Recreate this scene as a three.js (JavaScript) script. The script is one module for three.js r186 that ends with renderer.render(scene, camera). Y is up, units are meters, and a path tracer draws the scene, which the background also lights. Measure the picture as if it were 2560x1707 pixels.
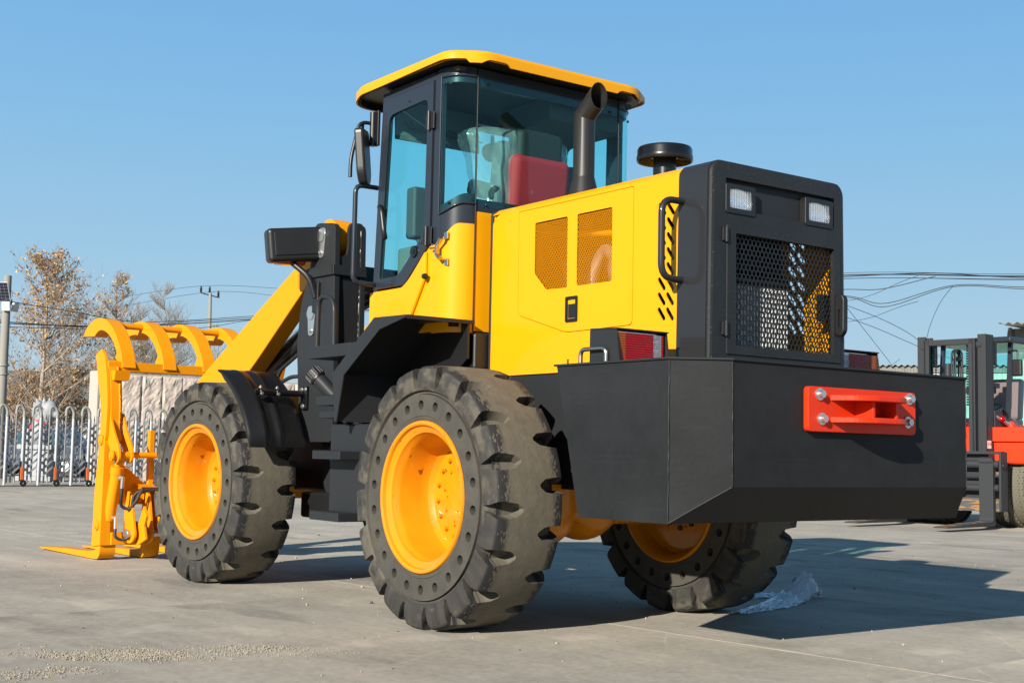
import * as THREE from 'three';
import { RoundedBoxGeometry } from 'three/addons/geometries/RoundedBoxGeometry.js';
import { ConvexGeometry } from 'three/addons/geometries/ConvexGeometry.js';
import { mergeGeometries, mergeVertices, toCreasedNormals } from 'three/addons/utils/BufferGeometryUtils.js';
import { MarchingCubes } from 'three/addons/objects/MarchingCubes.js';

// ---------------------------------------------------------------- camera, sky, sun, exposure
// world axes: x = forward axis of the loader's rear frame, y up, z to the loader's right
const scene = new THREE.Scene();
const camera = new THREE.PerspectiveCamera(28.97, 1024 / 682, 0.1, 900);
{
  const yaw = 0.6363, pitch = 0.0848, roll = 0.0194;
  const f = new THREE.Vector3(Math.cos(yaw) * Math.cos(pitch), Math.sin(pitch), Math.sin(yaw) * Math.cos(pitch));
  const r = new THREE.Vector3(-Math.sin(yaw), 0, Math.cos(yaw)), u = new THREE.Vector3().crossVectors(r, f);
  camera.position.set(-5.7415, 0.8986, -4.7399);
  camera.up.copy(u).multiplyScalar(Math.cos(roll)).addScaledVector(r, -Math.sin(roll));
  camera.lookAt(camera.position.clone().add(f));
}
const EXPOSURE = 2.0;
{ // clear winter sky: pale at the horizon, deeper blue with height
  const W = 64, H = 512, d = new Float32Array(W * H * 4);
  const stops = [[-90, 0.10, 0.095, 0.09], [-2, 0.26, 0.29, 0.31], [0, 0.55, 0.68, 0.745], [3, 0.465, 0.645, 0.76], [8, 0.345, 0.58, 0.78], [14, 0.245, 0.51, 0.79], [20, 0.185, 0.445, 0.775], [30, 0.10, 0.27, 0.52], [45, 0.06, 0.155, 0.31], [90, 0.035, 0.085, 0.17]];
  for (let j = 0; j < H; j++) {
    const el = ((j + 0.5) / H - 0.5) * 180;
    let k = 0; while (k < stops.length - 2 && el > stops[k + 1][0]) k++;
    const a = stops[k], b = stops[k + 1], t = Math.min(1, Math.max(0, (el - a[0]) / (b[0] - a[0])));
    for (let i = 0; i < W; i++) for (let c = 0; c < 4; c++) d[(j * W + i) * 4 + c] = c === 3 ? 1 : (a[c + 1] + (b[c + 1] - a[c + 1]) * t) / EXPOSURE;
  }
  const t = new THREE.DataTexture(d, W, H, THREE.RGBAFormat, THREE.FloatType);
  t.mapping = THREE.EquirectangularReflectionMapping; t.magFilter = t.minFilter = THREE.LinearFilter; t.needsUpdate = true;
  scene.background = t; scene.environment = t;
}
const sun = new THREE.DirectionalLight(new THREE.Color().setRGB(1.0, 0.93, 0.82), 5.0);
sun.position.set(-0.381 * 40, 0.392 * 40, -0.838 * 40); sun.target.position.set(0, 0, 0);
sun.castShadow = true; sun.shadow.mapSize.set(4096, 4096);
Object.assign(sun.shadow.camera, { left: -25, right: 25, top: 25, bottom: -25, near: 1, far: 120 });
scene.add(sun, sun.target);
const renderer = new THREE.WebGLRenderer({ antialias: true });
renderer.setSize(1024, 682); renderer.shadowMap.enabled = true;
renderer.toneMapping = THREE.LinearToneMapping; renderer.toneMappingExposure = EXPOSURE;

// ---------------------------------------------------------------- helpers
const PI = Math.PI, V = (x, y, z) => new THREE.Vector3(x, y, z);
let seed = 7;
const rnd = () => { seed = (seed * 1664525 + 1013904223) >>> 0; return seed / 4294967296; };
const rr = (a, b) => a + (b - a) * rnd();
const C = (r, g, b) => new THREE.Color().setRGB(r, g, b);
const hash2 = (x, y) => { let h = (x * 374761393 + y * 668265263) | 0; h = Math.imul(h ^ (h >>> 13), 1274126177); return ((h ^ (h >>> 16)) >>> 0) / 4294967296; };
function vnoise(x, y, px, py) { // tileable value noise
  const xi = Math.floor(x), yi = Math.floor(y), fx = x - xi, fy = y - yi, u = fx * fx * (3 - 2 * fx), v = fy * fy * (3 - 2 * fy);
  const m = (a, p) => ((a % p) + p) % p, x0 = m(xi, px), x1 = m(xi + 1, px), y0 = m(yi, py), y1 = m(yi + 1, py);
  const a = hash2(x0, y0), b = hash2(x1, y0), c = hash2(x0, y1), d = hash2(x1, y1);
  return a + (b - a) * u + (c - a) * v + (a - b - c + d) * u * v;
}
function fbm(x, y, px, py, o) { let s = 0, a = 0.5, n = 0; for (let i = 0; i < o; i++) { s += a * vnoise(x + i * 17, y + i * 31, px, py); n += a; a *= 0.5; x *= 2; y *= 2; px *= 2; py *= 2; } return s / n; }
const sm = (a, b, x) => { const t = Math.min(1, Math.max(0, (x - a) / (b - a))); return t * t * (3 - 2 * t); };
const toS = (c) => 255 * (c <= 0.0031308 ? c * 12.92 : 1.055 * Math.pow(Math.min(1, c), 1 / 2.4) - 0.055);
function texture(W, H, fn, color = true) {
  const d = new Uint8Array(W * H * 4);
  for (let j = 0; j < H; j++) for (let i = 0; i < W; i++) {
    const c = fn(i / W, j / H), o = (j * W + i) * 4;
    if (color) { d[o] = toS(c[0]); d[o + 1] = toS(c[1]); d[o + 2] = toS(c[2]); } else d[o] = d[o + 1] = d[o + 2] = Math.max(0, Math.min(255, c * 255));
    d[o + 3] = 255;
  }
  const t = new THREE.DataTexture(d, W, H); t.wrapS = t.wrapT = THREE.RepeatWrapping; t.magFilter = THREE.LinearFilter; t.minFilter = THREE.LinearMipmapLinearFilter; t.generateMipmaps = true;
  if (color) t.colorSpace = THREE.SRGBColorSpace; t.needsUpdate = true; return t;
}
const taken = {};
function numbered(n) { const k = taken[n] = (taken[n] ?? -1) + 1; return k ? n + '_' + String(k).padStart(3, '0') : n; }
function tag(o, label, category, group, kind) { if (label) o.userData.label = label; if (category) o.userData.category = category; if (group) o.userData.group = group; if (kind) o.userData.kind = kind; return o; }
function thing(name, label, category, group) { const g = new THREE.Group(); g.name = numbered(name); scene.add(g); return tag(g, label, category, group); }
function prep(g) { g = g.index ? g.toNonIndexed() : g; for (const k of Object.keys(g.attributes)) if (!['position', 'normal', 'uv', 'color'].includes(k)) g.deleteAttribute(k); if (!g.attributes.uv) g.setAttribute('uv', new THREE.BufferAttribute(new Float32Array(g.attributes.position.count * 2), 2)); if (!g.attributes.normal) g.computeVertexNormals(); return g; }
const merge = (gs) => { gs = gs.map(prep); const c = gs.every((g) => g.attributes.color); if (!c) gs.forEach((g) => g.deleteAttribute('color')); return gs.length === 1 ? gs[0] : mergeGeometries(gs); };
function mesh(name, geo, mat, parent) {
  const m = new THREE.Mesh(Array.isArray(geo) ? merge(geo) : geo, mat); m.name = parent === scene ? numbered(name) : name; m.castShadow = m.receiveShadow = true; parent.add(m); return m;
}
function boxUV(g, s = 1) { // uv in metres from the dominant axis of each face
  g = prep(g); const p = g.attributes.position, n = g.attributes.normal, uv = g.attributes.uv;
  for (let i = 0; i < p.count; i++) {
    const ax = Math.abs(n.getX(i)), ay = Math.abs(n.getY(i)), az = Math.abs(n.getZ(i));
    if (ay >= ax && ay >= az) uv.setXY(i, p.getX(i) * s, p.getZ(i) * s); else if (ax >= az) uv.setXY(i, p.getZ(i) * s, p.getY(i) * s); else uv.setXY(i, p.getX(i) * s, p.getY(i) * s);
  }
  return g;
}
function box(x0, x1, y0, y1, z0, z1, r = 0.006) {
  const w = Math.abs(x1 - x0), h = Math.abs(y1 - y0), d = Math.abs(z1 - z0); r = Math.min(r, w * 0.45, h * 0.45, d * 0.45);
  const g = r > 0.0005 ? new RoundedBoxGeometry(w, h, d, 2, r) : new THREE.BoxGeometry(w, h, d); g.translate((x0 + x1) / 2, (y0 + y1) / 2, (z0 + z1) / 2); return g;
}
function shape(pts, holes = []) { const s = new THREE.Shape(pts.map((p) => new THREE.Vector2(p[0], p[1]))); for (const h of holes) s.holes.push(new THREE.Path(h.map((p) => new THREE.Vector2(p[0], p[1])))); return s; }
function ext(s, d, b = 0) { return new THREE.ExtrudeGeometry(s, { depth: d - 2 * b, bevelEnabled: b > 0, bevelThickness: b, bevelSize: b, bevelOffset: -b, bevelSegments: 2, curveSegments: 10 }).translate(0, 0, b); }
function prismZ(pts, z0, z1, b = 0, holes) { return ext(pts.isShape ? pts : shape(pts, holes), z1 - z0, b).translate(0, 0, z0); } // pts (x, y)
function prismX(pts, x0, x1, b = 0, holes = []) { const f = (l) => l.map((p) => [-p[0], p[1]]); return ext(shape(f(pts), holes.map(f)), x1 - x0, b).rotateY(PI / 2).translate(x0, 0, 0); } // pts (z, y)
function prismY(pts, y0, y1, b = 0, holes = []) { const f = (l) => l.map((p) => [p[0], -p[1]]); return ext(shape(f(pts), holes.map(f)), y1 - y0, b).rotateX(-PI / 2).translate(0, y0, 0); } // pts (x, z)
function rrect(x0, x1, y0, y1, r, n = 4) { const o = []; for (const [cx, cy, a] of [[x1 - r, y1 - r, 0], [x0 + r, y1 - r, 1], [x0 + r, y0 + r, 2], [x1 - r, y0 + r, 3]]) for (let i = 0; i <= n; i++) { const t = (a + i / n) * PI / 2; o.push([cx + r * Math.cos(t), cy + r * Math.sin(t)]); } return o; }
function circle(cx, cy, r, n = 20) { const o = []; for (let i = 0; i < n; i++) { const t = i / n * 2 * PI; o.push([cx + r * Math.cos(t), cy + r * Math.sin(t)]); } return o; }
function roundPoly(pts, r, n = 4) { // rounds the corners of a polygon
  const o = [];
  pts.forEach((p, i) => {
    const a = pts[(i + pts.length - 1) % pts.length], b = pts[(i + 1) % pts.length], rad = Array.isArray(r) ? r[i] : r;
    const la = Math.hypot(a[0] - p[0], a[1] - p[1]), lb = Math.hypot(b[0] - p[0], b[1] - p[1]), d = Math.min(rad, la * 0.48, lb * 0.48);
    if (d < 1e-4) { o.push(p); return; }
    const A = [p[0] + (a[0] - p[0]) / la * d, p[1] + (a[1] - p[1]) / la * d], B = [p[0] + (b[0] - p[0]) / lb * d, p[1] + (b[1] - p[1]) / lb * d];
    for (let k = 0; k <= n; k++) { const t = k / n; o.push([(1 - t) ** 2 * A[0] + 2 * t * (1 - t) * p[0] + t * t * B[0], (1 - t) ** 2 * A[1] + 2 * t * (1 - t) * p[1] + t * t * B[1]]); }
  });
  return o;
}
function cyl(a, b, r0, r1 = r0, seg = 20, open = false) {
  const A = V(...a), B = V(...b), d = B.clone().sub(A), L = d.length(), g = new THREE.CylinderGeometry(r1, r0, L, seg, 1, open);
  g.applyQuaternion(new THREE.Quaternion().setFromUnitVectors(V(0, 1, 0), d.normalize())); g.translate((A.x + B.x) / 2, (A.y + B.y) / 2, (A.z + B.z) / 2); return g;
}
function pipe(pts, r, bend = 0.04, seg = 10, closed = false) { // round bar with bent corners
  const P = pts.map((p) => V(...p)), path = new THREE.CurvePath(); let last = null;
  const n = P.length;
  for (let i = 0; i < n; i++) {
    const p = P[i];
    if (!closed && (i === 0 || i === n - 1)) { if (last) path.add(new THREE.LineCurve3(last, p)); last = p; continue; }
    const a = P[(i + n - 1) % n], b = P[(i + 1) % n], la = a.distanceTo(p), lb = b.distanceTo(p), d = Math.min(bend, la * 0.49, lb * 0.49);
    const A = p.clone().lerp(a, d / la), B = p.clone().lerp(b, d / lb);
    if (last) path.add(new THREE.LineCurve3(last, A));
    path.add(new THREE.QuadraticBezierCurve3(A, p, B)); last = B;
  }
  const t = new THREE.TubeGeometry(path, Math.max(12, n * 9), r, seg, false);
  const caps = closed ? [] : [[P[0], P[1]], [P[n - 1], P[n - 2]]].map(([e, q]) => { const dir = e.clone().sub(q).normalize(); return new THREE.CircleGeometry(r, seg).applyQuaternion(new THREE.Quaternion().setFromUnitVectors(V(0, 0, 1), dir)).translate(e.x, e.y, e.z); });
  return merge([t, ...caps]);
}
function smoothTube(pts, r, n = 40, seg = 8) { return new THREE.TubeGeometry(new THREE.CatmullRomCurve3(pts.map((p) => V(...p))), n, r, seg, false); }
function lathe(prof, axis = 'y', seg = 48) { const g = new THREE.LatheGeometry(prof.map((p) => new THREE.Vector2(Math.max(p[0], 1e-4), p[1])), seg); if (axis === 'z') g.rotateX(PI / 2); if (axis === 'x') g.rotateZ(-PI / 2); return toCreasedNormals(g, 0.6); }
function hexBolt(p, n, r = 0.012, h = 0.014) { // washer plus hexagonal head, along direction n
  const N = V(...n).normalize(), a = V(...p), q = (d) => a.clone().addScaledVector(N, d).toArray();
  return merge([cyl(q(0), q(h * 0.25), r * 1.45, r * 1.45, 16), cyl(q(h * 0.25), q(h), r, r * 0.93, 6)]);
}
function bar(a, b, w, h) { // rectangular bar between two points, w across (horizontal-ish), h deep
  const A = V(...a), B = V(...b), d = B.clone().sub(A), L = d.length(), g = new THREE.BoxGeometry(w, L, h);
  g.applyQuaternion(new THREE.Quaternion().setFromUnitVectors(V(0, 1, 0), d.normalize())); g.translate((A.x + B.x) / 2, (A.y + B.y) / 2, (A.z + B.z) / 2); return g;
}

// ---------------------------------------------------------------- materials
const speck = texture(512, 512, (u, v) => 0.5 + 0.35 * (fbm(u * 64, v * 64, 64, 64, 3) - 0.5) + 0.3 * (fbm(u * 6, v * 6, 6, 6, 3) - 0.5), false);
const paintBump = texture(512, 512, (u, v) => fbm(u * 90, v * 90, 90, 90, 2), false);
const ripple = texture(512, 512, (u, v) => fbm(u * 5, v * 5, 5, 5, 3), false);
const M = {};
const phys = (c, o) => new THREE.MeshPhysicalMaterial({ color: C(...c), ...o });
const std = (c, o) => new THREE.MeshStandardMaterial({ color: C(...c), ...o });
M.yellow = phys([0.60, 0.262, 0.0012], { roughness: 0.5, clearcoat: 0.3, clearcoatRoughness: 0.1, specularIntensity: 0.25, bumpMap: ripple, bumpScale: 0.0016 });
M.yellowWork = phys([0.60, 0.222, 0.0012], { roughness: 0.55, clearcoat: 0.12, clearcoatRoughness: 0.3, specularIntensity: 0.3, bumpMap: paintBump, bumpScale: 0.0003 });
M.rimPaint = phys([0.60, 0.208, 0.003], { roughness: 0.38, clearcoat: 0.4, clearcoatRoughness: 0.12, specularIntensity: 0.4 });
M.dark = phys([0.0148, 0.0162, 0.0182], { roughness: 0.55, clearcoat: 0.12, clearcoatRoughness: 0.3, specularIntensity: 0.4, bumpMap: paintBump, bumpScale: 0.0003 });
M.darkGloss = phys([0.0165, 0.017, 0.019], { roughness: 0.4, clearcoat: 0.45, clearcoatRoughness: 0.08, specularIntensity: 0.3 });
M.cabPaint = phys([0.015, 0.019, 0.027], { roughness: 0.4, clearcoat: 0.35, clearcoatRoughness: 0.12, specularIntensity: 0.4 });
M.plate = phys([0.0165, 0.0175, 0.0195], { roughness: 0.6, specularIntensity: 0.35, bumpMap: paintBump, bumpScale: 0.0004 });
M.black = std([0.007, 0.007, 0.0075], { roughness: 0.42 });
M.blackGloss = phys([0.005, 0.005, 0.0055], { roughness: 0.3, clearcoat: 0.3, clearcoatRoughness: 0.12, specularIntensity: 0.6 });
M.fenderPlastic = phys([0.0055, 0.0055, 0.006], { roughness: 0.4, specularIntensity: 0.6 });
M.exhaust = std([0.021, 0.0205, 0.020], { roughness: 0.42, metalness: 0.35 });
M.rubberHose = std([0.012, 0.012, 0.013], { roughness: 0.6 });
M.zinc = std([0.55, 0.56, 0.56], { roughness: 0.32, metalness: 0.9 });
M.brightSteel = std([0.52, 0.47, 0.40], { roughness: 0.25, metalness: 1 });
M.aluminium = std([0.42, 0.43, 0.44], { roughness: 0.4, metalness: 0.5 });
M.finMetal = std([0.62, 0.62, 0.61], { roughness: 0.5, metalness: 0.2 });
M.castSilver = std([0.30, 0.29, 0.27], { roughness: 0.45, metalness: 0.6 });
M.red = phys([0.50, 0.024, 0.003], { roughness: 0.45, clearcoat: 0.15, clearcoatRoughness: 0.15, specularIntensity: 0.4, bumpMap: paintBump, bumpScale: 0.0006 });
M.glass = phys([0.80, 0.995, 0.985], { roughness: 0.02, transmission: 1, thickness: 0, ior: 1.5, specularIntensity: 0.35 });
M.clearLens = phys([0.95, 0.96, 0.97], { roughness: 0.06, transmission: 0.95, thickness: 0, ior: 1.5 });
M.redLens = phys([0.62, 0.004, 0.010], { roughness: 0.12, transmission: 0.7, thickness: 0, ior: 1.5 });
M.amberLens = phys([0.62, 0.16, 0.006], { roughness: 0.12, transmission: 0.7, thickness: 0, ior: 1.5 });
M.reflector = std([0.8, 0.8, 0.81], { roughness: 0.3, metalness: 1 });
M.seatRed = std([0.38, 0.008, 0.016], { roughness: 0.75 });
M.seatBlack = std([0.012, 0.0115, 0.011], { roughness: 0.7 });
M.plasticFilm = phys([0.95, 0.96, 0.97], { roughness: 0.22, transmission: 0.88, specularIntensity: 1.0, thickness: 0, ior: 1.4, side: THREE.DoubleSide });
M.cabLining = std([0.035, 0.038, 0.042], { roughness: 0.7 });
M.dashGrey = std([0.09, 0.105, 0.10], { roughness: 0.6 });
M.weld = std([0.16, 0.16, 0.155], { roughness: 0.4, metalness: 0.6 });
M.wood = std([0.3, 0.16, 0.06], { roughness: 0.7 });

// dusty mottling and small paint specks on the dark panels
const plateTex = texture(1024, 1024, (u, v) => { const b = fbm(u * 5, v * 5, 5, 5, 4), n = fbm(u * 40, v * 40, 40, 40, 4), sc = sm(0.70, 0.78, fbm(u * 4 + 2, v * 60, 4, 60, 4)); const k = 0.86 + 0.55 * (b - 0.5) + 0.16 * (n - 0.5) + 0.10 * sc; return [k, k * 0.995, k * 0.98]; });
const speckTex = texture(1024, 1024, (u, v) => { const X = u * 46, Y = v * 46, cx = Math.floor(X), cy = Math.floor(Y), h = hash2(cx + 7, cy + 3); let k = 0.72 + 0.25 * (fbm(u * 8, v * 8, 8, 8, 4) - 0.5); if (h > 0.66) { const d = Math.hypot(X - cx - 0.2 - 0.6 * hash2(cx, cy + 91), Y - cy - 0.2 - 0.6 * hash2(cx + 55, cy)); k += 5.0 * sm(0.075 + 0.05 * (h - 0.66), 0.03, d); } return [Math.min(1, k * 0.16), Math.min(1, k * 0.16), Math.min(1, k * 0.158)]; });
M.plate.map = plateTex; M.plate.color.multiplyScalar(0.92);
M.darkSpeck = phys([0.118, 0.124, 0.134], { roughness: 0.5, clearcoat: 0.2, clearcoatRoughness: 0.25, specularIntensity: 0.4, map: speckTex });
// ---------------------------------------------------------------- ground: concrete yard laid in slabs
const groundTex = texture(2048, 2048, (u, v) => { // 12 m square, u and v in metres / 12
  const big = fbm(u * 5, v * 5, 5, 5, 4), mid = fbm(u * 26, v * 40, 26, 40, 4), fine = fbm(u * 500, v * 500, 500, 500, 2), streak = fbm(u * 7, v * 90, 7, 90, 4), streak2 = fbm(u * 60 + 3, v * 9, 60, 9, 4);
  let a = 0.285 + 0.10 * (big - 0.5) + 0.09 * (mid - 0.5) + 0.085 * (fine - 0.5) + 0.075 * (streak - 0.5) + 0.05 * (streak2 - 0.5);
  a -= 0.075 * sm(0.62, 0.78, fbm(u * 11 + 4, v * 30 + 9, 11, 30, 4));
  a += 0.05 * sm(0.64, 0.8, fbm(u * 34 + 8, v * 30 + 2, 34, 30, 3));
  const sp = hash2((u * 2048) | 0, (v * 2048) | 0); if (sp > 0.9985) a *= 0.55; else if (sp < 0.0012) a *= 1.5;
  const warm = 0.02 * (fbm(u * 4 + 6, v * 4, 4, 4, 3) - 0.5);
  return [Math.max(0.05, a * 1.09 + warm), Math.max(0.05, a * 0.98), Math.max(0.05, a * 0.80 - warm)];
});
{ // pale scuffs and scrape marks left on the concrete
  const d = groundTex.image.data, W = 2048; seed = 555;
  for (let k = 0; k < 70; k++) { let x = rr(0, W), y = rr(0, W), a = rr(0, 6.28), n = rr(30, 260) | 0, lighter = rnd() < 0.7, amt = rr(5, 15), wd = rnd() < 0.3 ? 2 : 1; for (let i = 0; i < n; i++) { x += Math.cos(a); y += Math.sin(a); a += rr(-0.02, 0.02); if (rnd() < 0.2) continue; for (let q = 0; q < wd; q++) { const o = (((y + q) & (W - 1)) * W + (x & (W - 1))) * 4; for (let c = 0; c < 3; c++) d[o + c] = Math.max(0, Math.min(255, d[o + c] + (lighter ? amt : -amt))); } } }
}
const groundBump = texture(1024, 1024, (u, v) => fbm(u * 300, v * 300, 300, 300, 3) * 0.7 + 0.3 * fbm(u * 40, v * 40, 40, 40, 3), false);
M.slabs = [1, 0.94, 1.05].map((k) => new THREE.MeshStandardMaterial({ color: C(k, k, k * 0.995), map: groundTex, bumpMap: groundBump, bumpScale: 0.0025, roughness: 0.86 }));
M.farGround = new THREE.MeshStandardMaterial({ color: C(0.9, 0.9, 0.9), map: groundTex, roughness: 0.9 });
{
  const g = new THREE.PlaneGeometry(900, 900).rotateX(-PI / 2); const uv = g.attributes.uv; for (let i = 0; i < uv.count; i++) uv.setXY(i, uv.getX(i) * 75, uv.getY(i) * 75);
  const ground = tag(mesh('ground', g, M.farGround, scene), 'grey concrete yard laid in large square slabs with dusty joints', 'ground', null, 'structure'); ground.position.y = -0.014;
  const ang = 0.075, ca = Math.cos(ang), sa = Math.sin(ang), S = 3.9, gap = 0.006;
  // slab grid corner at (5.55, -0.45)
  for (let i = -5; i <= 4; i++) for (let j = -3; j <= 5; j++) {
    const s = new RoundedBoxGeometry(S - gap, 0.05, S - gap, 1, 0.003); const cx = (i + 0.5) * S, cz = (j + 0.5) * S; s.translate(cx, 0, cz);
    const p = s.attributes.position, uv = s.attributes.uv, ou = hash2(i + 50, j + 50), ov = hash2(j + 90, i + 20);
    for (let k = 0; k < p.count; k++) uv.setXY(k, (p.getX(k)) / 12 + ou * 0.2, p.getZ(k) / 12 + ov * 0.2);
    const m = mesh('concrete_slab', s, M.slabs[(i * 7 + j * 3 + 90) % 3], ground); m.position.set(5.55, -0.025 + 0.014, -0.45); m.rotation.y = ang;
  }
}

// ================================================================ WHEEL LOADER
const loader = thing('wheel_loader', 'yellow and dark grey wheel loader with log grapple, parked on the concrete yard', 'wheel loader');
const XJ = 1.389, FRONT_TURN = 0.046, WB = 2.7777, R = 0.675;
function front(name, geo, mat, parent = loader) { // a part of the front frame, which is turned a little about the centre joint
  const m = mesh(name, geo, mat, parent); if (parent === loader) { m.geometry.translate(-XJ, 0, 0); m.position.set(XJ, 0, 0); m.rotation.y = FRONT_TURN; } else m.geometry.translate(-XJ, 0, 0); return m;
}
const part = (name, geo, mat, parent = loader) => mesh(name, geo, mat, parent);
const both = (f) => [f(-1), f(1)];

// ---------------- tyres and rims
const NL = 18, tyreW = 0.214;
const tyreTex = texture(1024, 512, (u, v) => { // u round the tyre, v across it from bead to bead
  const s = Math.abs(v - 0.5) * 2; // 0 centre of the tread, 1 bead
  const n = fbm(u * 60, v * 30, 60, 30, 4), f = fbm(u * 260, v * 130, 260, 130, 2), b = fbm(u * 9, v * 5, 9, 5, 3), st = fbm(u * 120, v * 6 + 2, 120, 6, 3);
  const dust = [0.100, 0.088, 0.064], rub = [0.0095, 0.0095, 0.0102], side = [0.056, 0.051, 0.040];
  let k; // share of dust
  if (s < 0.37) k = 0.85 + 0.35 * (n - 0.5) + 0.15 * (st - 0.5) - sm(0.20, 0.30, s) * 1.05 * sm(0.40, 0.50, f * 0.62 + n * 0.38 + (s - 0.27) * 1.6);
  else if (s < 0.585) k = 0.14 + 0.5 * sm(0.50, 0.72, n * 0.5 + b * 0.5) + 0.3 * (st - 0.5);
  else k = -1;
  if (s >= 0.585) { const q = Math.max(0, Math.min(1, 0.74 + 0.5 * (n - 0.5) + 0.5 * (b - 0.5))); return side.map((c, i) => (rub[i] + (c - rub[i]) * q) * (1 + 0.2 * (f - 0.5))); }
  k = Math.max(0, Math.min(1, k)); const w = 1 + 0.3 * (f - 0.5);
  return dust.map((c, i) => (rub[i] + (c - rub[i]) * k) * w);
});
const tyreBump = texture(1024, 512, (u, v) => fbm(u * 300, v * 150, 300, 150, 3), false);
M.tyre = new THREE.MeshStandardMaterial({ map: tyreTex, roughness: 0.78, bumpMap: tyreBump, bumpScale: 0.0007 });
const tyreGeo = (() => {
  // half profile from bead to centre: [radius, z, notch half angle share, depth in radius, depth in z]
  const half = [[0.388, 0.150, 0], [0.388, 0.196, 0], [0.396, 0.203, 0], [0.412, 0.2035, 0], [0.418, 0.199, 0], [0.525, 0.199, 0], [0.528, 0.188, 0], [0.540, 0.186, 0], [0.546, 0.205, 0], [0.556, 0.2085, 0],
    [0.558, 0.209, 0.06, 0, 0.004], [0.585, 0.211, 0.075, 0.006, 0.028], [0.625, 0.209, 0.10, 0.03, 0.045], [0.650, 0.203, 0.14, 0.052, 0.050], [0.666, 0.192, 0.165, 0.062, 0.03], [0.672, 0.176, 0.17, 0.066, 0], [0.6745, 0.14, 0.16, 0.064, 0], [0.6755, 0.085, 0.125, 0.060, 0], [0.6757, 0.083, 0.12, 0.060, 0], [0.676, 0.052, 0.01, 0.056, 0], [0.676, 0.0515, 0, 0, 0], [0.677, 0.03, 0]];
  const rows = [...half.map((p) => [p[0], -p[1], p[2], p[3] || 0, p[4] || 0, -1]), ...half.slice().reverse().map((p) => [p[0], p[1], p[2], p[3] || 0, p[4] || 0, 1])];
  const P = 2 * PI / NL, e = 0.004, cols = [];
  // columns of one pitch: the left notch sits at 0, the right notch at half a pitch
  const lens = [0]; for (let i = 1; i < rows.length; i++) lens.push(lens[i - 1] + Math.hypot(rows[i][0] - rows[i - 1][0], rows[i][1] - rows[i - 1][1]));
  const pos = [], uv = [];
  const slots = (hl, hr) => [[-hl - e, 0, 0], [-hl + e, 1, 0], [0, 1, 0], [hl - e, 1, 0], [hl + e, 0, 0], [0.25 * P, 0, 0], [0.5 * P - hr - e, 0, 0], [0.5 * P - hr + e, 0, 1], [0.5 * P, 0, 1], [0.5 * P + hr - e, 0, 1], [0.5 * P + hr + e, 0, 0], [0.75 * P, 0, 0]];
  const grid = rows.map(([r, z, h, dr, dz, sd], ri) => {
    const line = [];
    for (let k = 0; k < NL; k++) {
      const hl = Math.max(sd < 0 ? h * P : 0, 2 * e), hr = Math.max(sd > 0 ? h * P : 0, 2 * e);
      for (const [a, il, ir] of slots(hl, hr)) {
        const cut = (sd < 0 ? il : ir) && h > 0 ? 1 : 0, rad = r - cut * dr, zz = z - Math.sign(z) * cut * dz, th = k * P + a + (h > 0 ? 0.16 * P * (sd) * 0 : 0);
        line.push([rad * Math.cos(th), rad * Math.sin(th), zz, th / (2 * PI), lens[ri] / lens[lens.length - 1]]);
      }
    }
    const f = line[0].slice(); f[3] += 1; line.push(f); return line;
  });
  const put = (q) => { pos.push(q[0], q[1], q[2]); uv.push(q[3], q[4]); };
  for (let i = 0; i + 1 < grid.length; i++) for (let j = 0; j + 1 < grid[i].length; j++) {
    const a = grid[i][j], b = grid[i][j + 1], c = grid[i + 1][j + 1], d = grid[i + 1][j];
    put(a); put(b); put(c); put(a); put(c); put(d);
  }
  let g = new THREE.BufferGeometry(); g.setAttribute('position', new THREE.Float32BufferAttribute(pos, 3)); g.setAttribute('uv', new THREE.Float32BufferAttribute(uv, 2));
  g.computeVertexNormals(); g = toCreasedNormals(g, 0.55);
  // ring of round holes in each sidewall: the annulus is a plate with real holes, a hollow behind
  const ring = (sg) => {
    const s = new THREE.Shape(); s.absarc(0, 0, 0.524, 0, 2 * PI, false); const h = new THREE.Path(); h.absarc(0, 0, 0.414, 0, 2 * PI, true); s.holes.push(h);
    for (let k = 0; k < 22; k++) { const t = (k + 0.15) / 22 * 2 * PI, p = new THREE.Path(); p.absarc(0.470 * Math.cos(t), 0.470 * Math.sin(t), 0.0245, 0, 2 * PI, true); s.holes.push(p); }
    const q = new THREE.ExtrudeGeometry(s, { depth: 0.07, bevelEnabled: false, curveSegments: 64 }); q.translate(0, 0, sg < 0 ? -0.2025 : 0.2025 - 0.07);
    const uvv = q.attributes.uv, pp = q.attributes.position; for (let i = 0; i < uvv.count; i++) uvv.setXY(i, Math.atan2(pp.getY(i), pp.getX(i)) / (2 * PI), 0.08 + (Math.hypot(pp.getX(i), pp.getY(i)) - 0.41) * 0.5);
    return q;
  };
  return merge([g, ring(-1), ring(1)]);
})();
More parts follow.
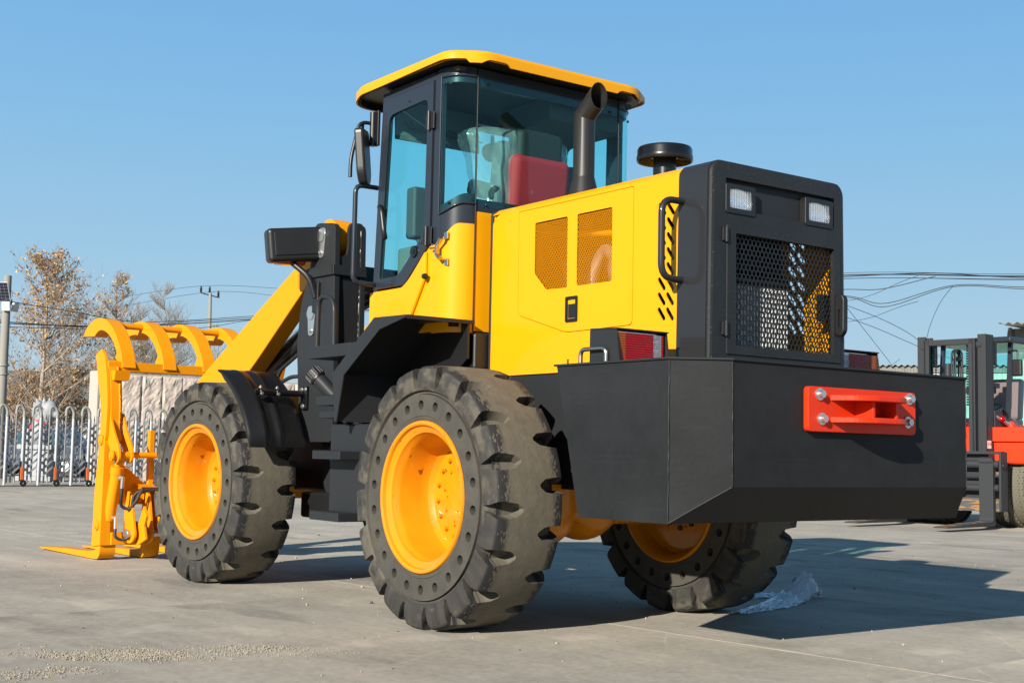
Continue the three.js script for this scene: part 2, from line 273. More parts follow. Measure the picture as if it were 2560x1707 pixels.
// the tyre's own sidewall between the ring plates is set back so that the holes are deep
{ const p = tyreGeo.attributes.position; for (let i = 0; i < p.count; i++) { const r = Math.hypot(p.getX(i), p.getY(i)), z = p.getZ(i); if (r > 0.417 && r < 0.5255 && Math.abs(Math.abs(z) - 0.199) < 0.0008) p.setZ(i, Math.sign(z) * 0.135); } }
const rimTex = texture(512, 512, (u, v) => { const n = fbm(u * 20, v * 20, 20, 20, 4), c = sm(0.78, 0.83, fbm(u * 34 + 5, v * 34, 34, 34, 4)); const k = 0.93 + 0.22 * (n - 0.5); return [0.97 * k * (1 - 0.8 * c), 0.97 * k * (1 - 0.75 * c), 0.97 * k * (1 - 0.5 * c)]; });
M.rimPaint.map = rimTex;
const rimOuter = lathe([[0, 0.03], [0.075, 0.03], [0.080, 0.037], [0.13, 0.040], [0.134, 0.052], [0.268, 0.056], [0.292, 0.03], [0.301, -0.03], [0.310, -0.125], [0.318, -0.150], [0.324, -0.158], [0.330, -0.176], [0.362, -0.192], [0.367, -0.208], [0.376, -0.213], [0.386, -0.212], [0.391, -0.204], [0.391, -0.19]], 'z', 72);
const rimBack = lathe([[0.391, 0.19], [0.39, 0.206], [0.378, 0.21], [0.362, 0.2], [0.345, 0.17], [0.335, 0.11], [0.31, 0.085], [0.15, 0.08]], 'z', 72);
const rimMerged = merge([rimOuter, rimBack]);
const hubGeo = merge([cyl([0, 0, 0.075], [0, 0, 0.20], 0.15, 0.13, 24), ...Array.from({ length: 12 }, (_, k) => { const t = k / 12 * 2 * PI; return cyl([0.19 * Math.cos(t), 0.19 * Math.sin(t), 0.079], [0.19 * Math.cos(t), 0.19 * Math.sin(t), 0.10], 0.014, 0.014, 6); })]);
const bigNut = cyl([0, 0, 0.055], [0, 0, 0.032], 0.0115, 0.0105, 6), smallNut = cyl([0, 0, 0.055], [0, 0, 0.042], 0.0085, 0.0075, 8);
for (const [x, side, fr, spin] of [[0, -1, 0, 0.06], [0, 1, 0, 0.4], [WB, -1, 1, 0.23], [WB, 1, 1, 0.9]]) {
  const w = new THREE.Group(); w.name = 'wheel'; loader.add(w);
  const c = V(x, R - 0.004, side * (1.0716 - tyreW));
  if (fr) { const dx = c.x - XJ; c.set(XJ + dx * Math.cos(FRONT_TURN) + c.z * Math.sin(FRONT_TURN), c.y, -dx * Math.sin(FRONT_TURN) + c.z * Math.cos(FRONT_TURN)); }
  w.position.copy(c); w.rotation.set(0, (fr ? FRONT_TURN : 0) + (side > 0 ? PI : 0), 0);
  const ty = mesh('tyre', tyreGeo, M.tyre, w); ty.rotation.z = spin;
  const ri = mesh('rim', rimMerged, M.rimPaint, w); ri.rotation.z = spin;
  for (let k = 0; k < 25; k++) { const big = k < 16, t = spin + (big ? (k + 0.5) / 16 : (k - 16 + 0.2) / 9) * 2 * PI, q = big ? 0.215 : 0.160, nu = mesh('hub_bolt', big ? bigNut : smallNut, M.rimPaint, w); nu.position.set(q * Math.cos(t), q * Math.sin(t), 0); }
  mesh('hub', hubGeo, M.black, w);
}
// axles
part('axle', [cyl([0, R, -0.72], [0, R, 0.72], 0.11, 0.11), new THREE.SphereGeometry(0.24, 24, 16).scale(1, 0.95, 0.9).translate(0, R - 0.02, 0), cyl([-0.05, R - 0.03, -0.66], [-0.05, R - 0.03, 0.66], 0.13, 0.13)], M.rimPaint);
part('axle_oil_pan', [lathe([[0, -0.30], [0.03, -0.30], [0.035, -0.285], [0.12, -0.27], [0.2, -0.2], [0.23, -0.1], [0.23, 0.05]], 'y', 32).translate(-0.12, R + 0.02, -0.42)], M.rimPaint);
front('front_axle', [cyl([WB, R, -0.72], [WB, R, 0.72], 0.12, 0.12), new THREE.SphereGeometry(0.24, 24, 16).translate(WB, R, 0)], M.rimPaint);

// ---------------- counterweight
{
  const yt = 1.298, pts = [];
  for (const s of [-1, 1]) for (const p of [[-1.0324, yt, 1.003], [-1.773, yt, 1.003], [-1.9312, yt, 0.7954], [-1.2, 0.6265, s < 0 ? 1.003 : 0.93], [-1.773, 0.6265, s < 0 ? 1.003 : 0.93], [-1.9312, 0.7806, 0.7954]]) pts.push(V(p[0], p[1], s * p[2]));
  const cw = part('counterweight', boxUV(new ConvexGeometry(pts), 1), M.plate);
  const lip = [[-1.02, -1.012], [-1.777, -1.012], [-1.941, -0.80], [-1.941, 0.80], [-1.777, 1.012], [-1.02, 1.012]];
  mesh('top_lip', prismY(lip, 1.2985, 1.308, 0.002), M.dark, cw);
  for (const s of [-1, 1]) {
    mesh('weld_seam', smoothTube(Array.from({ length: 24 }, (_, i) => [-1.774 + rr(-0.001, 0.001), 1.294 - i / 23 * 0.664, s * (1.0035 - (s > 0 ? 0.073 * i / 23 : 0) + rr(-0.001, 0.001))]), 0.0035, 60, 5), M.black, cw);
    mesh('weld_seam', smoothTube(Array.from({ length: 20 }, (_, i) => [-1.932 + rr(-0.001, 0.001), 1.294 - i / 19 * 0.51, s * (0.796 + rr(-0.001, 0.001))]), 0.003, 60, 5), M.black, cw);
    mesh('weld_seam', smoothTube([[-1.774, 0.628, s < 0 ? -1.003 : 0.93], [-1.85, 0.704, s < 0 ? -0.9 : 0.864], [-1.932, 0.781, s * 0.796]], 0.003, 20, 5), M.black, cw);
  }
  // grab bars and small pin on top
  for (const s of [-1, 1]) part('grab_bar', pipe([[-1.10, 1.306, s * 0.92], [-1.10, 1.377, s * 0.92], [-1.278, 1.377, s * 0.92], [-1.278, 1.306, s * 0.92]], 0.0105, 0.03), M.brightSteel);
  part('lock_pin', cyl([-1.045, 1.306, -0.95], [-1.045, 1.335, -0.95], 0.004), M.black);
}
// tow hitch
{
  const hp = part('hitch_plate', prismX(roundPoly([[-0.367, 1.019], [0.370, 1.019], [0.370, 1.213], [-0.367, 1.213]], 0.022), -1.962, -1.933, 0.004), M.red);
  // two horizontal ears with rounded outer corners, joined by two upright webs
  const ear = (y) => prismY(roundPoly([[-1.958, -0.226], [-1.958, 0.232], [-2.07, 0.17], [-2.10, 0.09], [-2.10, -0.09], [-2.07, -0.17]], [0, 0, 0.06, 0.04, 0.04, 0.06]), y, y + 0.024, 0.004);
  mesh('hitch_ear', ear(1.155), M.red, hp); mesh('hitch_ear', ear(1.060), M.red, hp);
  mesh('hitch_web', box(-2.06, -1.958, 1.084, 1.155, -0.062, -0.044, 0.003), M.red, hp); mesh('hitch_web', box(-2.045, -1.958, 1.084, 1.155, 0.118, 0.134, 0.003), M.red, hp);
  mesh('hitch_socket', new THREE.TorusGeometry(0.024, 0.004, 10, 24).rotateY(PI / 2).translate(-1.963, 1.116, 0.0), M.dark, hp);
  mesh('bolt', hexBolt([-1.961, 1.116, 0.0], [-1, 0, 0], 0.017, 0.02), M.castSilver, hp);
  for (const [y, z] of [[1.180, -0.297], [1.183, 0.318], [1.074, -0.283], [1.076, 0.305]]) mesh('bolt', hexBolt([-1.962, y, z], [-1, 0, 0], 0.0185, 0.026), M.zinc, hp);
}

// ---------------- chassis
part('cab_underframe', [box(0.28, 1.15, 1.36, 1.57, -0.55, 0.55, 0.02)], M.black);
part('rear_frame', [box(-1.72, 1.05, 0.72, 1.318, -0.42, 0.42, 0.01), box(-1.3, 0.3, 0.98, 1.322, -0.452, 0.452, 0.008)], M.dark);
part('transmission', [box(0.35, 1.25, 0.45, 0.95, -0.28, 0.28, 0.05), cyl([0.2, 0.62, 0], [2.5, 0.62, 0], 0.06)], M.black);
part('centre_joint', [cyl([XJ, 0.45, 0], [XJ, 1.25, 0], 0.12), box(1.05, 1.6, 1.12, 1.22, -0.3, 0.3), box(1.05, 1.6, 0.5, 0.6, -0.3, 0.3)], M.black);


// ---------------- hood
const ZH = 0.461;
function slotPath(cx, cy, dx, dy, w) { const L = Math.hypot(dx, dy), ux = dx / L, uy = dy / L, h = L / 2 - w / 2, o = []; const a0 = Math.atan2(uy, ux); for (const s of [1, -1]) for (let i = 0; i <= 5; i++) { const t = a0 + (s > 0 ? 0 : PI) - PI / 2 + i / 5 * PI; o.push([cx + s * ux * h + w / 2 * Math.cos(t), cy + s * uy * h + w / 2 * Math.sin(t)]); } return o; }
const doorOutline = (o) => roundPoly([[0.005 + o, 2.220 + o], [-0.935 - o, 2.220 + o], [-0.933 - o, 1.537 - o], [-0.418, 1.532 - o], [0.0 + o, 1.652 - o * 0.6]], [0.012, 0.012, 0.03, 0.04, 0.035]);
const vent1 = roundPoly([[-0.140, 2.140], [-0.421, 2.140], [-0.422, 1.766], [-0.246, 1.770], [-0.142, 1.866]], 0.014), vent2 = roundPoly([[-0.499, 2.140], [-0.776, 2.140], [-0.778, 1.767], [-0.500, 1.768]], 0.014);
const slots = [];
for (let k = 0; k < 8; k++) { slots.push(slotPath(-1.1405, 2.078 - k * 0.0720, -0.047, -0.062, 0.0225)); slots.push(slotPath(-1.1985, 2.074 - k * 0.0720 + 0.0, -0.047, -0.062, 0.0225)); }

function expandedMesh(poly, z, pitch) { // diamond mesh of crossing strands clipped to the opening
  const gs = [], inside = (x, y) => { let c = false; for (let i = 0, j = poly.length - 1; i < poly.length; j = i++) if ((poly[i][1] > y) !== (poly[j][1] > y) && x < (poly[j][0] - poly[i][0]) * (y - poly[i][1]) / (poly[j][1] - poly[i][1]) + poly[i][0]) c = !c; return c; };
  const xs = poly.map((p) => p[0]), ys = poly.map((p) => p[1]), x0 = Math.min(...xs), x1 = Math.max(...xs), y0 = Math.min(...ys), y1 = Math.max(...ys), k = 0.55;
  for (const s of [-1, 1]) for (let c = -1.5; c < 1.5; c += pitch) { // line x = x0 + c + s k (y - y0)
    let a = null, b = null;
    for (let i = 0; i <= 90; i++) { const y = y0 + (y1 - y0) * i / 90, x = x0 + c + s * k * (y - y0), inn = inside(x, y); if (inn && !a) a = [x, y]; if (inn) b = [x, y]; }
    if (a && b && Math.hypot(a[0] - b[0], a[1] - b[1]) > 0.006) gs.push(bar([a[0], a[1], z], [b[0], b[1], z], 0.0018, 0.0016));
  }
  return merge(gs);
}
for (const s of [-1, 1]) {
  const z0 = s < 0 ? -ZH : ZH - 0.006, z1 = z0 + 0.006;
  const side = part('hood_side_panel', prismZ(roundPoly([[0.25, 1.325], [-1.254, 1.325], [-1.254, 2.232], [0.20, 2.232], [0.25, 2.19]], [0, 0, 0, 0.03, 0.02]), z0, z1, 0, [doorOutline(0.0022), ...slots]), M.yellow);
  const dz = s * 0.0012, door = part('hood_access_door', prismZ(doorOutline(-0.0008), z0 + dz, z1 + dz, 0.001, [vent1, vent2]), M.yellow);
  mesh('vent_mesh', expandedMesh(vent1, s * (ZH - 0.006), 0.0135), M.yellowWork, door); mesh('vent_mesh', expandedMesh(vent2, s * (ZH - 0.006), 0.0135), M.yellowWork, door);
  // latch: recessed black frame with a paddle
  const latch = mesh('latch', prismZ(roundPoly([[-0.420, 1.716], [-0.516, 1.716], [-0.516, 1.583], [-0.420, 1.583]], 0.008), s < 0 ? -ZH - 0.0115 : ZH + 0.0015, s < 0 ? -ZH - 0.0015 : ZH + 0.0115, 0.003, [roundPoly([[-0.436, 1.700], [-0.502, 1.700], [-0.502, 1.600], [-0.436, 1.600]], 0.004)]), M.blackGloss, door);
  mesh('latch_paddle', box(-0.440, -0.498, 1.604, 1.676, s * (ZH + 0.0016), s * (ZH + 0.0055), 0.002), M.black, door);
  // folded bottom return and inner ribs of the panel
  mesh('panel_return', box(-1.25, 0.245, 1.3255, 1.332, s * (ZH - 0.0065), s * (ZH - 0.045), 0.001), M.yellow, side);
  mesh('panel_rib', box(-0.96, -1.0, 1.335, 2.22, s * (ZH - 0.0075), s * (ZH - 0.03), 0.001), M.yellow, side);
}
{ // top with chamfered long edges, and front wall
  const top = part('hood_top', prismX([[-ZH, 2.2325], [-ZH + 0.004, 2.240], [-ZH + 0.040, 2.266], [-ZH + 0.055, 2.270], [ZH - 0.055, 2.270], [ZH - 0.04, 2.266], [ZH - 0.004, 2.240], [ZH, 2.2325], [ZH - 0.006, 2.2325], [ZH - 0.05, 2.263], [-ZH + 0.05, 2.263], [-ZH + 0.006, 2.2325]], -1.254, 0.25, 0), M.yellow);
  part('hood_front_seal', prismX(rrect(-ZH - 0.002, ZH + 0.002, 1.33, 2.262, 0.03), 0.2505, 0.272, 0.004, [rrect(-ZH + 0.03, ZH - 0.03, 1.36, 2.23, 0.02)]), M.rubberHose);
  part('hood_front_wall', box(0.235, 0.249, 1.33, 2.226, -ZH + 0.008, ZH - 0.008, 0), M.yellow);
  // engine and radiator seen through the meshes and slots
  part('engine', [box(-0.95, 0.2, 1.32, 1.80, -0.19, 0.19, 0.04), box(-0.85, 0.2, 1.80, 2.16, -0.16, 0.16, 0.03)], M.black);
  part('turbocharger', [new THREE.TorusGeometry(0.075, 0.042, 14, 28).translate(-0.66, 1.86, -0.27), cyl([-0.66, 1.86, -0.30], [-0.66, 1.86, -0.16], 0.045), smoothTube([[-0.60, 1.92, -0.28], [-0.5, 1.97, -0.27], [-0.42, 1.84, -0.28], [-0.40, 1.66, -0.28]], 0.034, 30, 12)], M.castSilver);
  part('cross_tube', cyl([0.1, 2.13, -0.28], [-0.85, 2.02, -0.30], 0.018), M.yellow);
  const fins = []; for (let i = 0; i < 29; i++) { const z = -0.40 + i * 0.0215; fins.push(box(-1.335, -1.287, 1.36, 1.725, z, z + 0.006, 0)); }
  part('radiator', [box(-1.287, -1.13, 1.34, 2.0, -0.41, 0.215, 0.008)], M.black);
  part('radiator_fins', fins, M.finMetal);
  part('radiator_top_tank', [cyl([-1.305, 1.755, -0.41], [-1.305, 1.755, 0.215], 0.03), box(-1.32, -1.287, 1.79, 1.93, -0.41, 0.20, 0.01)], M.blackGloss);
  const vf = []; for (let i = 0; i < 26; i++) vf.push(box(-1.335, -1.3205, 1.79, 1.93, -0.40 + i * 0.0225, -0.40 + i * 0.0225 + 0.004, 0)); part('cooler_fins', vf, M.black);
}
// exhaust stack and air intake
{
  const base = part('exhaust_base', lathe([[0.115, 2.268], [0.112, 2.275], [0.064, 2.475], [0.0615, 2.48], [0.0615, 2.484]], 'y', 40).translate(0.015, 0, 0), M.exhaust);
  // vertical pipe, mitred elbow, mouth cut upright
  const r = 0.062, d = V(-0.80, 0.60, 0).normalize(), top = V(0.015, 2.835, 0), mitre = V(0, 1, 0).add(d).normalize(), N = 40, rows = [[], [], [], [], [], []];
  for (let k = 0; k < N; k++) {
    const t = k / N * 2 * PI, ox = r * Math.cos(t), oz = r * Math.sin(t);
    const low = V(0.015 + ox, 2.482, oz); const h = mitre; const s = (top.clone().sub(low)).dot(h) / h.y, m = V(low.x, low.y + s, low.z);
    const mouth = m.clone().addScaledVector(d, (-0.112 - m.x) / d.x); rows[0].push(low); rows[1].push(m); rows[2].push(mouth);
    const inn = (p, c, q) => c.clone().lerp(p, q);
    rows[3].push(V(mouth.x, mouth.y + (mouth.y > 2.9 ? -1 : 1) * 0.0, mouth.z)); const cm = V(-0.112, top.y + d.y * (-0.112 - top.x) / d.x, 0); rows[3][k] = inn(mouth, cm, 0.94); rows[4].push(inn(m, top, 0.94)); rows[5].push(V(0.015 + ox * 0.94, 2.6, oz * 0.94));
  }
  const pos = []; for (let i = 0; i < 5; i++) for (let k = 0; k < N; k++) { const a = rows[i][k], b = rows[i][(k + 1) % N], c = rows[i + 1][(k + 1) % N], e = rows[i + 1][k]; for (const q of [a, c, b, a, e, c]) pos.push(q.x, q.y, q.z); }
  let g = new THREE.BufferGeometry(); g.setAttribute('position', new THREE.Float32BufferAttribute(pos, 3)); g.computeVertexNormals(); g = toCreasedNormals(g, 0.5);
  part('exhaust_pipe', g, M.exhaust);
  const air = part('air_intake_pipe', cyl([-0.66, 2.268, 0], [-0.66, 2.47, 0], 0.0615, 0.0615, 36), M.blackGloss);
  mesh('air_intake_cap', lathe([[0.062, 2.478], [0.13, 2.462], [0.147, 2.456], [0.150, 2.462], [0.150, 2.482], [0.146, 2.490], [0.146, 2.518], [0.140, 2.530], [0.10, 2.536], [0, 2.538]], 'y', 56).translate(-0.66, 0, 0), M.blackGloss, air);
  const vanes = []; for (let k = 0; k < 36; k++) { const t = k / 36 * 2 * PI; vanes.push(bar([-0.66 + 0.075 * Math.cos(t), 2.473, 0.075 * Math.sin(t)], [-0.66 + 0.138 * Math.cos(t + 0.25), 2.457, 0.138 * Math.sin(t + 0.25)], 0.003, 0.006)); }
  mesh('intake_vanes', vanes, M.black, air);
}
// rear grille surround
{
  const outer = roundPoly([[-0.474, 1.312], [0.474, 1.312], [0.463, 2.232], [0.425, 2.274], [-0.425, 2.274], [-0.463, 2.232]], [0, 0, 0.035, 0.035, 0.035, 0.035]);
  const g1 = rrect(-0.39, 0.40, 2.032, 2.208, 0.012, 3), g2 = rrect(-0.372, 0.43, 1.368, 1.978, 0.008, 3);
  part('grille_surround', prismX(outer, -1.475, -1.437, 0.016, [g1, g2]), M.darkSpeck);
  // side and top walls behind it, with the rounded rear corner made by the bevel
  part('grille_side_walls', prismX(outer, -1.445, -1.2555, 0, [roundPoly([[-0.462, 1.32], [0.462, 1.32], [0.452, 2.226], [0.42, 2.263], [-0.42, 2.263], [-0.452, 2.226]], 0.03)]), M.darkGloss);
  for (const s of [-1, 1]) part('inner_side_lining', box(-1.432, -1.2565, 1.325, 2.015, s * 0.4405, s * 0.446, 0), M.yellow);
  part('lamp_panel', box(-1.442, -1.432, 2.02, 2.215, -0.40, 0.41, 0), M.dark);
  // work lamps
  for (const [z0, z1, y0, y1] of [[-0.358, -0.203, 2.050, 2.150], [0.188, 0.350, 2.056, 2.156]]) {
    const lamp = part('work_lamp', prismX(rrect(z0 - 0.020, z1 + 0.022, y0 - 0.022, y1 + 0.018, 0.012), -1.482, -1.4425, 0.004, [rrect(z0, z1, y0, y1, 0.014)]), M.black);
    const cz = (z0 + z1) / 2, cy = (y0 + y1) / 2;
    mesh('lamp_reflector', new THREE.SphereGeometry(0.12, 24, 16, 0, 2 * PI, 0, 0.75).rotateZ(-PI / 2).scale(0.5, 0.62, 1).translate(-1.5065, cy, cz), M.reflector, lamp);
    const ribs = []; for (let i = 0; i < 9; i++) { const z = z0 + 0.004 + (z1 - z0 - 0.008) * (i + 0.5) / 9; ribs.push(cyl([-1.4775, y0 + 0.002, z], [-1.4775, y1 - 0.002, z], 0.0035, 0.0035, 8)); } for (let i = 0; i < 7; i++) { const y = y0 + 0.012 + i * 0.0125; ribs.push(bar([-1.452, y, z0 + 0.02 + 0.02 * hash2(i, 3)], [-1.452, y + 0.003, z1 - 0.02 - 0.03 * hash2(i, 9)], 0.006, 0.005)); }
    mesh('lamp_lens', [box(-1.4755, -1.473, y0 + 0.0005, y1 - 0.0005, z0 + 0.0005, z1 - 0.0005, 0)], M.clearLens, lamp);
    mesh('lens_ribs', ribs, M.clearLens, lamp);
  }
  // hinged door with hexagonal mesh
  const frame = part('grille_door', prismX(roundPoly([[-0.370, 1.372], [0.427, 1.372], [0.427, 1.974], [-0.370, 1.974]], 0.006), -1.4815, -1.452, 0.003, [rrect(-0.314, 0.380, 1.412, 1.940, 0.006, 2)]), M.darkSpeck);
  const hex = [], a = 0.0158, t = 0.0036, dzz = a * Math.sqrt(3), dyy = a * 1.5;
  const ringGeo = (() => { const pos = [], o = [], n = []; for (let k = 0; k < 6; k++) { const th = PI / 6 + k * PI / 3; o.push([a * Math.cos(th) * 1.002, a * Math.sin(th) * 1.002]); n.push([(a - t / 1.2) * Math.cos(th), (a - t / 1.2) * Math.sin(th)]); } const q = (A, B, Cc, D) => pos.push(...A, ...B, ...Cc, ...A, ...Cc, ...D); for (let k = 0; k < 6; k++) { const j = (k + 1) % 6, f = (p, x) => [x, p[1], p[0]]; const xf = -1.459, xb = -1.455; q(f(o[k], xf), f(o[j], xf), f(n[j], xf), f(n[k], xf)); q(f(o[k], xb), f(n[k], xb), f(n[j], xb), f(o[j], xb)); q(f(n[k], xf), f(n[j], xf), f(n[j], xb), f(n[k], xb)); } const g = new THREE.BufferGeometry(); g.setAttribute('position', new THREE.Float32BufferAttribute(pos, 3)); g.computeVertexNormals(); return g; })();
  for (let j = 0; j < 24; j++) for (let i = 0; i < 28; i++) { const z = -0.317 + i * dzz + (j % 2) * dzz / 2, y = 1.410 + j * dyy; if (z < 0.392 && y < 1.945) hex.push(ringGeo.clone().translate(0, y, z)); }
  mesh('hexagonal_mesh', hex, M.black, frame);
  for (const y of [1.925, 1.49]) mesh('hinge', [cyl([-1.487, y - 0.035, -0.378], [-1.487, y + 0.035, -0.378], 0.0085), box(-1.487, -1.478, y - 0.03, y + 0.03, -0.40, -0.36, 0.001)], M.dark, frame);
  // latch handle: body with finger slot and bolt
  const lh = mesh('latch_handle', prismZ(roundPoly([[-1.476, 1.705], [-1.476, 1.515], [-1.505, 1.500], [-1.528, 1.530], [-1.530, 1.690], [-1.515, 1.712]], 0.012), 0.392, 0.425, 0.006, [roundPoly([[-1.488, 1.645], [-1.488, 1.54], [-1.512, 1.545], [-1.514, 1.64]], 0.008)]), M.black, frame);
  mesh('latch_box', box(-1.450, -1.405, 1.58, 1.71, 0.335, 0.40, 0.004), M.dark, frame);
}
// side grab handles on the grille surround
for (const s of [-1, 1]) part('grab_handle', pipe([[-1.284, 2.094, s * 0.45], [-1.284, 2.094, s * 0.598], [-1.284, 1.722, s * 0.598], [-1.284, 1.722, s * 0.45]], 0.0165, 0.085, 14), M.darkGloss);
// tail lamps in hooded housings
for (const s of [-1, 1]) {
  const Z = (z) => s * z, prof = [[-1.145, 1.3085], [-1.352, 1.3085], [-1.330, 1.463], [-1.16, 1.470], [-1.150, 1.462]];
  const zz = s < 0 ? [-0.905, -0.60] : [0.60, 0.905];
  const hs = part('tail_lamp_housing', [prismZ(prof, zz[0], zz[0] + 0.004, 0), prismZ(prof, zz[1] - 0.004, zz[1], 0), prismZ([[-1.338, 1.459], [-1.338, 1.465], [-1.15, 1.472], [-1.15, 1.466]], zz[0] - 0.003, zz[1] + 0.003, 0), box(-1.150, -1.146, 1.3085, 1.465, zz[0], zz[1], 0)], M.dark);
  const lo = zz[0] + 0.006, hi = zz[1] - 0.02, seg = (a, b) => { const A = s < 0 ? lo + (hi - lo) * a : zz[1] - 0.006 - (hi - lo) * a, B = s < 0 ? lo + (hi - lo) * b : zz[1] - 0.006 - (hi - lo) * b; return [Math.min(A, B), Math.max(A, B)]; };
  const lens = (name, a, b, m) => { const [p, q] = seg(a, b); const ribs = []; for (let i = 0; i < 13; i++) ribs.push(cyl([-1.325, 1.316 + i * 0.0105, p + 0.001], [-1.325, 1.316 + i * 0.0105, q - 0.001], 0.0044, 0.0044, 6)); mesh(name, [box(-1.327, -1.323, 1.309, 1.446, p, q, 0.001), ...ribs], m, hs); };
  lens('amber_lens', 0.0, 0.18, M.amberLens); lens('red_lens', 0.185, 0.78, M.redLens); lens('clear_lens', 0.785, 0.95, M.clearLens); lens('red_reflector', 0.955, 1.0, M.redLens);
  const bulbs = []; for (let i = 0; i < 3; i++) for (let k = 0; k < 9; k++) { const [p] = seg(0.1 + k * 0.1, 1); const zc = s < 0 ? lo + (hi - lo) * (0.06 + k * 0.11) : zz[1] - 0.006 - (hi - lo) * (0.06 + k * 0.11); bulbs.push(new THREE.SphereGeometry(0.016, 10, 8, 0, 2 * PI, 0, PI / 2).rotateZ(PI / 2).translate(-1.297, 1.335 + i * 0.042, zc)); }
  mesh('lamp_reflector', [box(-1.293, -1.287, 1.309, 1.455, zz[0] + 0.005, zz[1] - 0.005, 0), ...bulbs], M.reflector, hs);
}

// ---------------- cab
const ZC = 0.68, XR = 0.33, RC = 0.14; // half width, rear wall, corner radius
const cornerArc = (z, x, r, n, s) => Array.from({ length: n + 1 }, (_, i) => { const t = i / n * PI / 2; return [x + r - r * Math.sin(t), s * (z - r + r * Math.cos(t))]; }); // from the side to the rear wall, (x, z)
function wrapStrip(path, yb, yt, th) { // upright sheet that follows a plan path [x, z]; yb, yt may depend on the index
  const n = path.length, pos = [], I = (k) => path[k]; const nor = path.map((p, k) => { const a = I(Math.max(0, k - 1)), b = I(Math.min(n - 1, k + 1)), dx = b[0] - a[0], dz = b[1] - a[1], l = Math.hypot(dx, dz) || 1; return [dz / l, -dx / l]; });
  const fb = typeof yb === 'function' ? yb : () => yb, ft = typeof yt === 'function' ? yt : () => yt;
  const q = (a, b, c, d) => pos.push(...a, ...b, ...c, ...a, ...c, ...d);
  for (let k = 0; k + 1 < n; k++) {
    const o0 = I(k), o1 = I(k + 1), i0 = [o0[0] + nor[k][0] * th, o0[1] + nor[k][1] * th], i1 = [o1[0] + nor[k + 1][0] * th, o1[1] + nor[k + 1][1] * th], b0 = fb(k), b1 = fb(k + 1), t0 = ft(k), t1 = ft(k + 1);
    q([o0[0], b0, o0[1]], [o1[0], b1, o1[1]], [o1[0], t1, o1[1]], [o0[0], t0, o0[1]]); q([i0[0], b0, i0[1]], [i0[0], t0, i0[1]], [i1[0], t1, i1[1]], [i1[0], b1, i1[1]]);
    q([o0[0], t0, o0[1]], [o1[0], t1, o1[1]], [i1[0], t1, i1[1]], [i0[0], t0, i0[1]]); q([o0[0], b0, o0[1]], [i0[0], b0, i0[1]], [i1[0], b1, i1[1]], [o1[0], b1, o1[1]]);
    if (k === 0) q([o0[0], b0, o0[1]], [o0[0], t0, o0[1]], [i0[0], t0, i0[1]], [i0[0], b0, i0[1]]); if (k === n - 2) q([o1[0], b1, o1[1]], [i1[0], b1, i1[1]], [i1[0], t1, i1[1]], [o1[0], t1, o1[1]]);
  }
  const g = new THREE.BufferGeometry(); g.setAttribute('position', new THREE.Float32BufferAttribute(pos, 3)); g.computeVertexNormals(); return toCreasedNormals(g, 0.5);
}
const Y0 = 1.58;
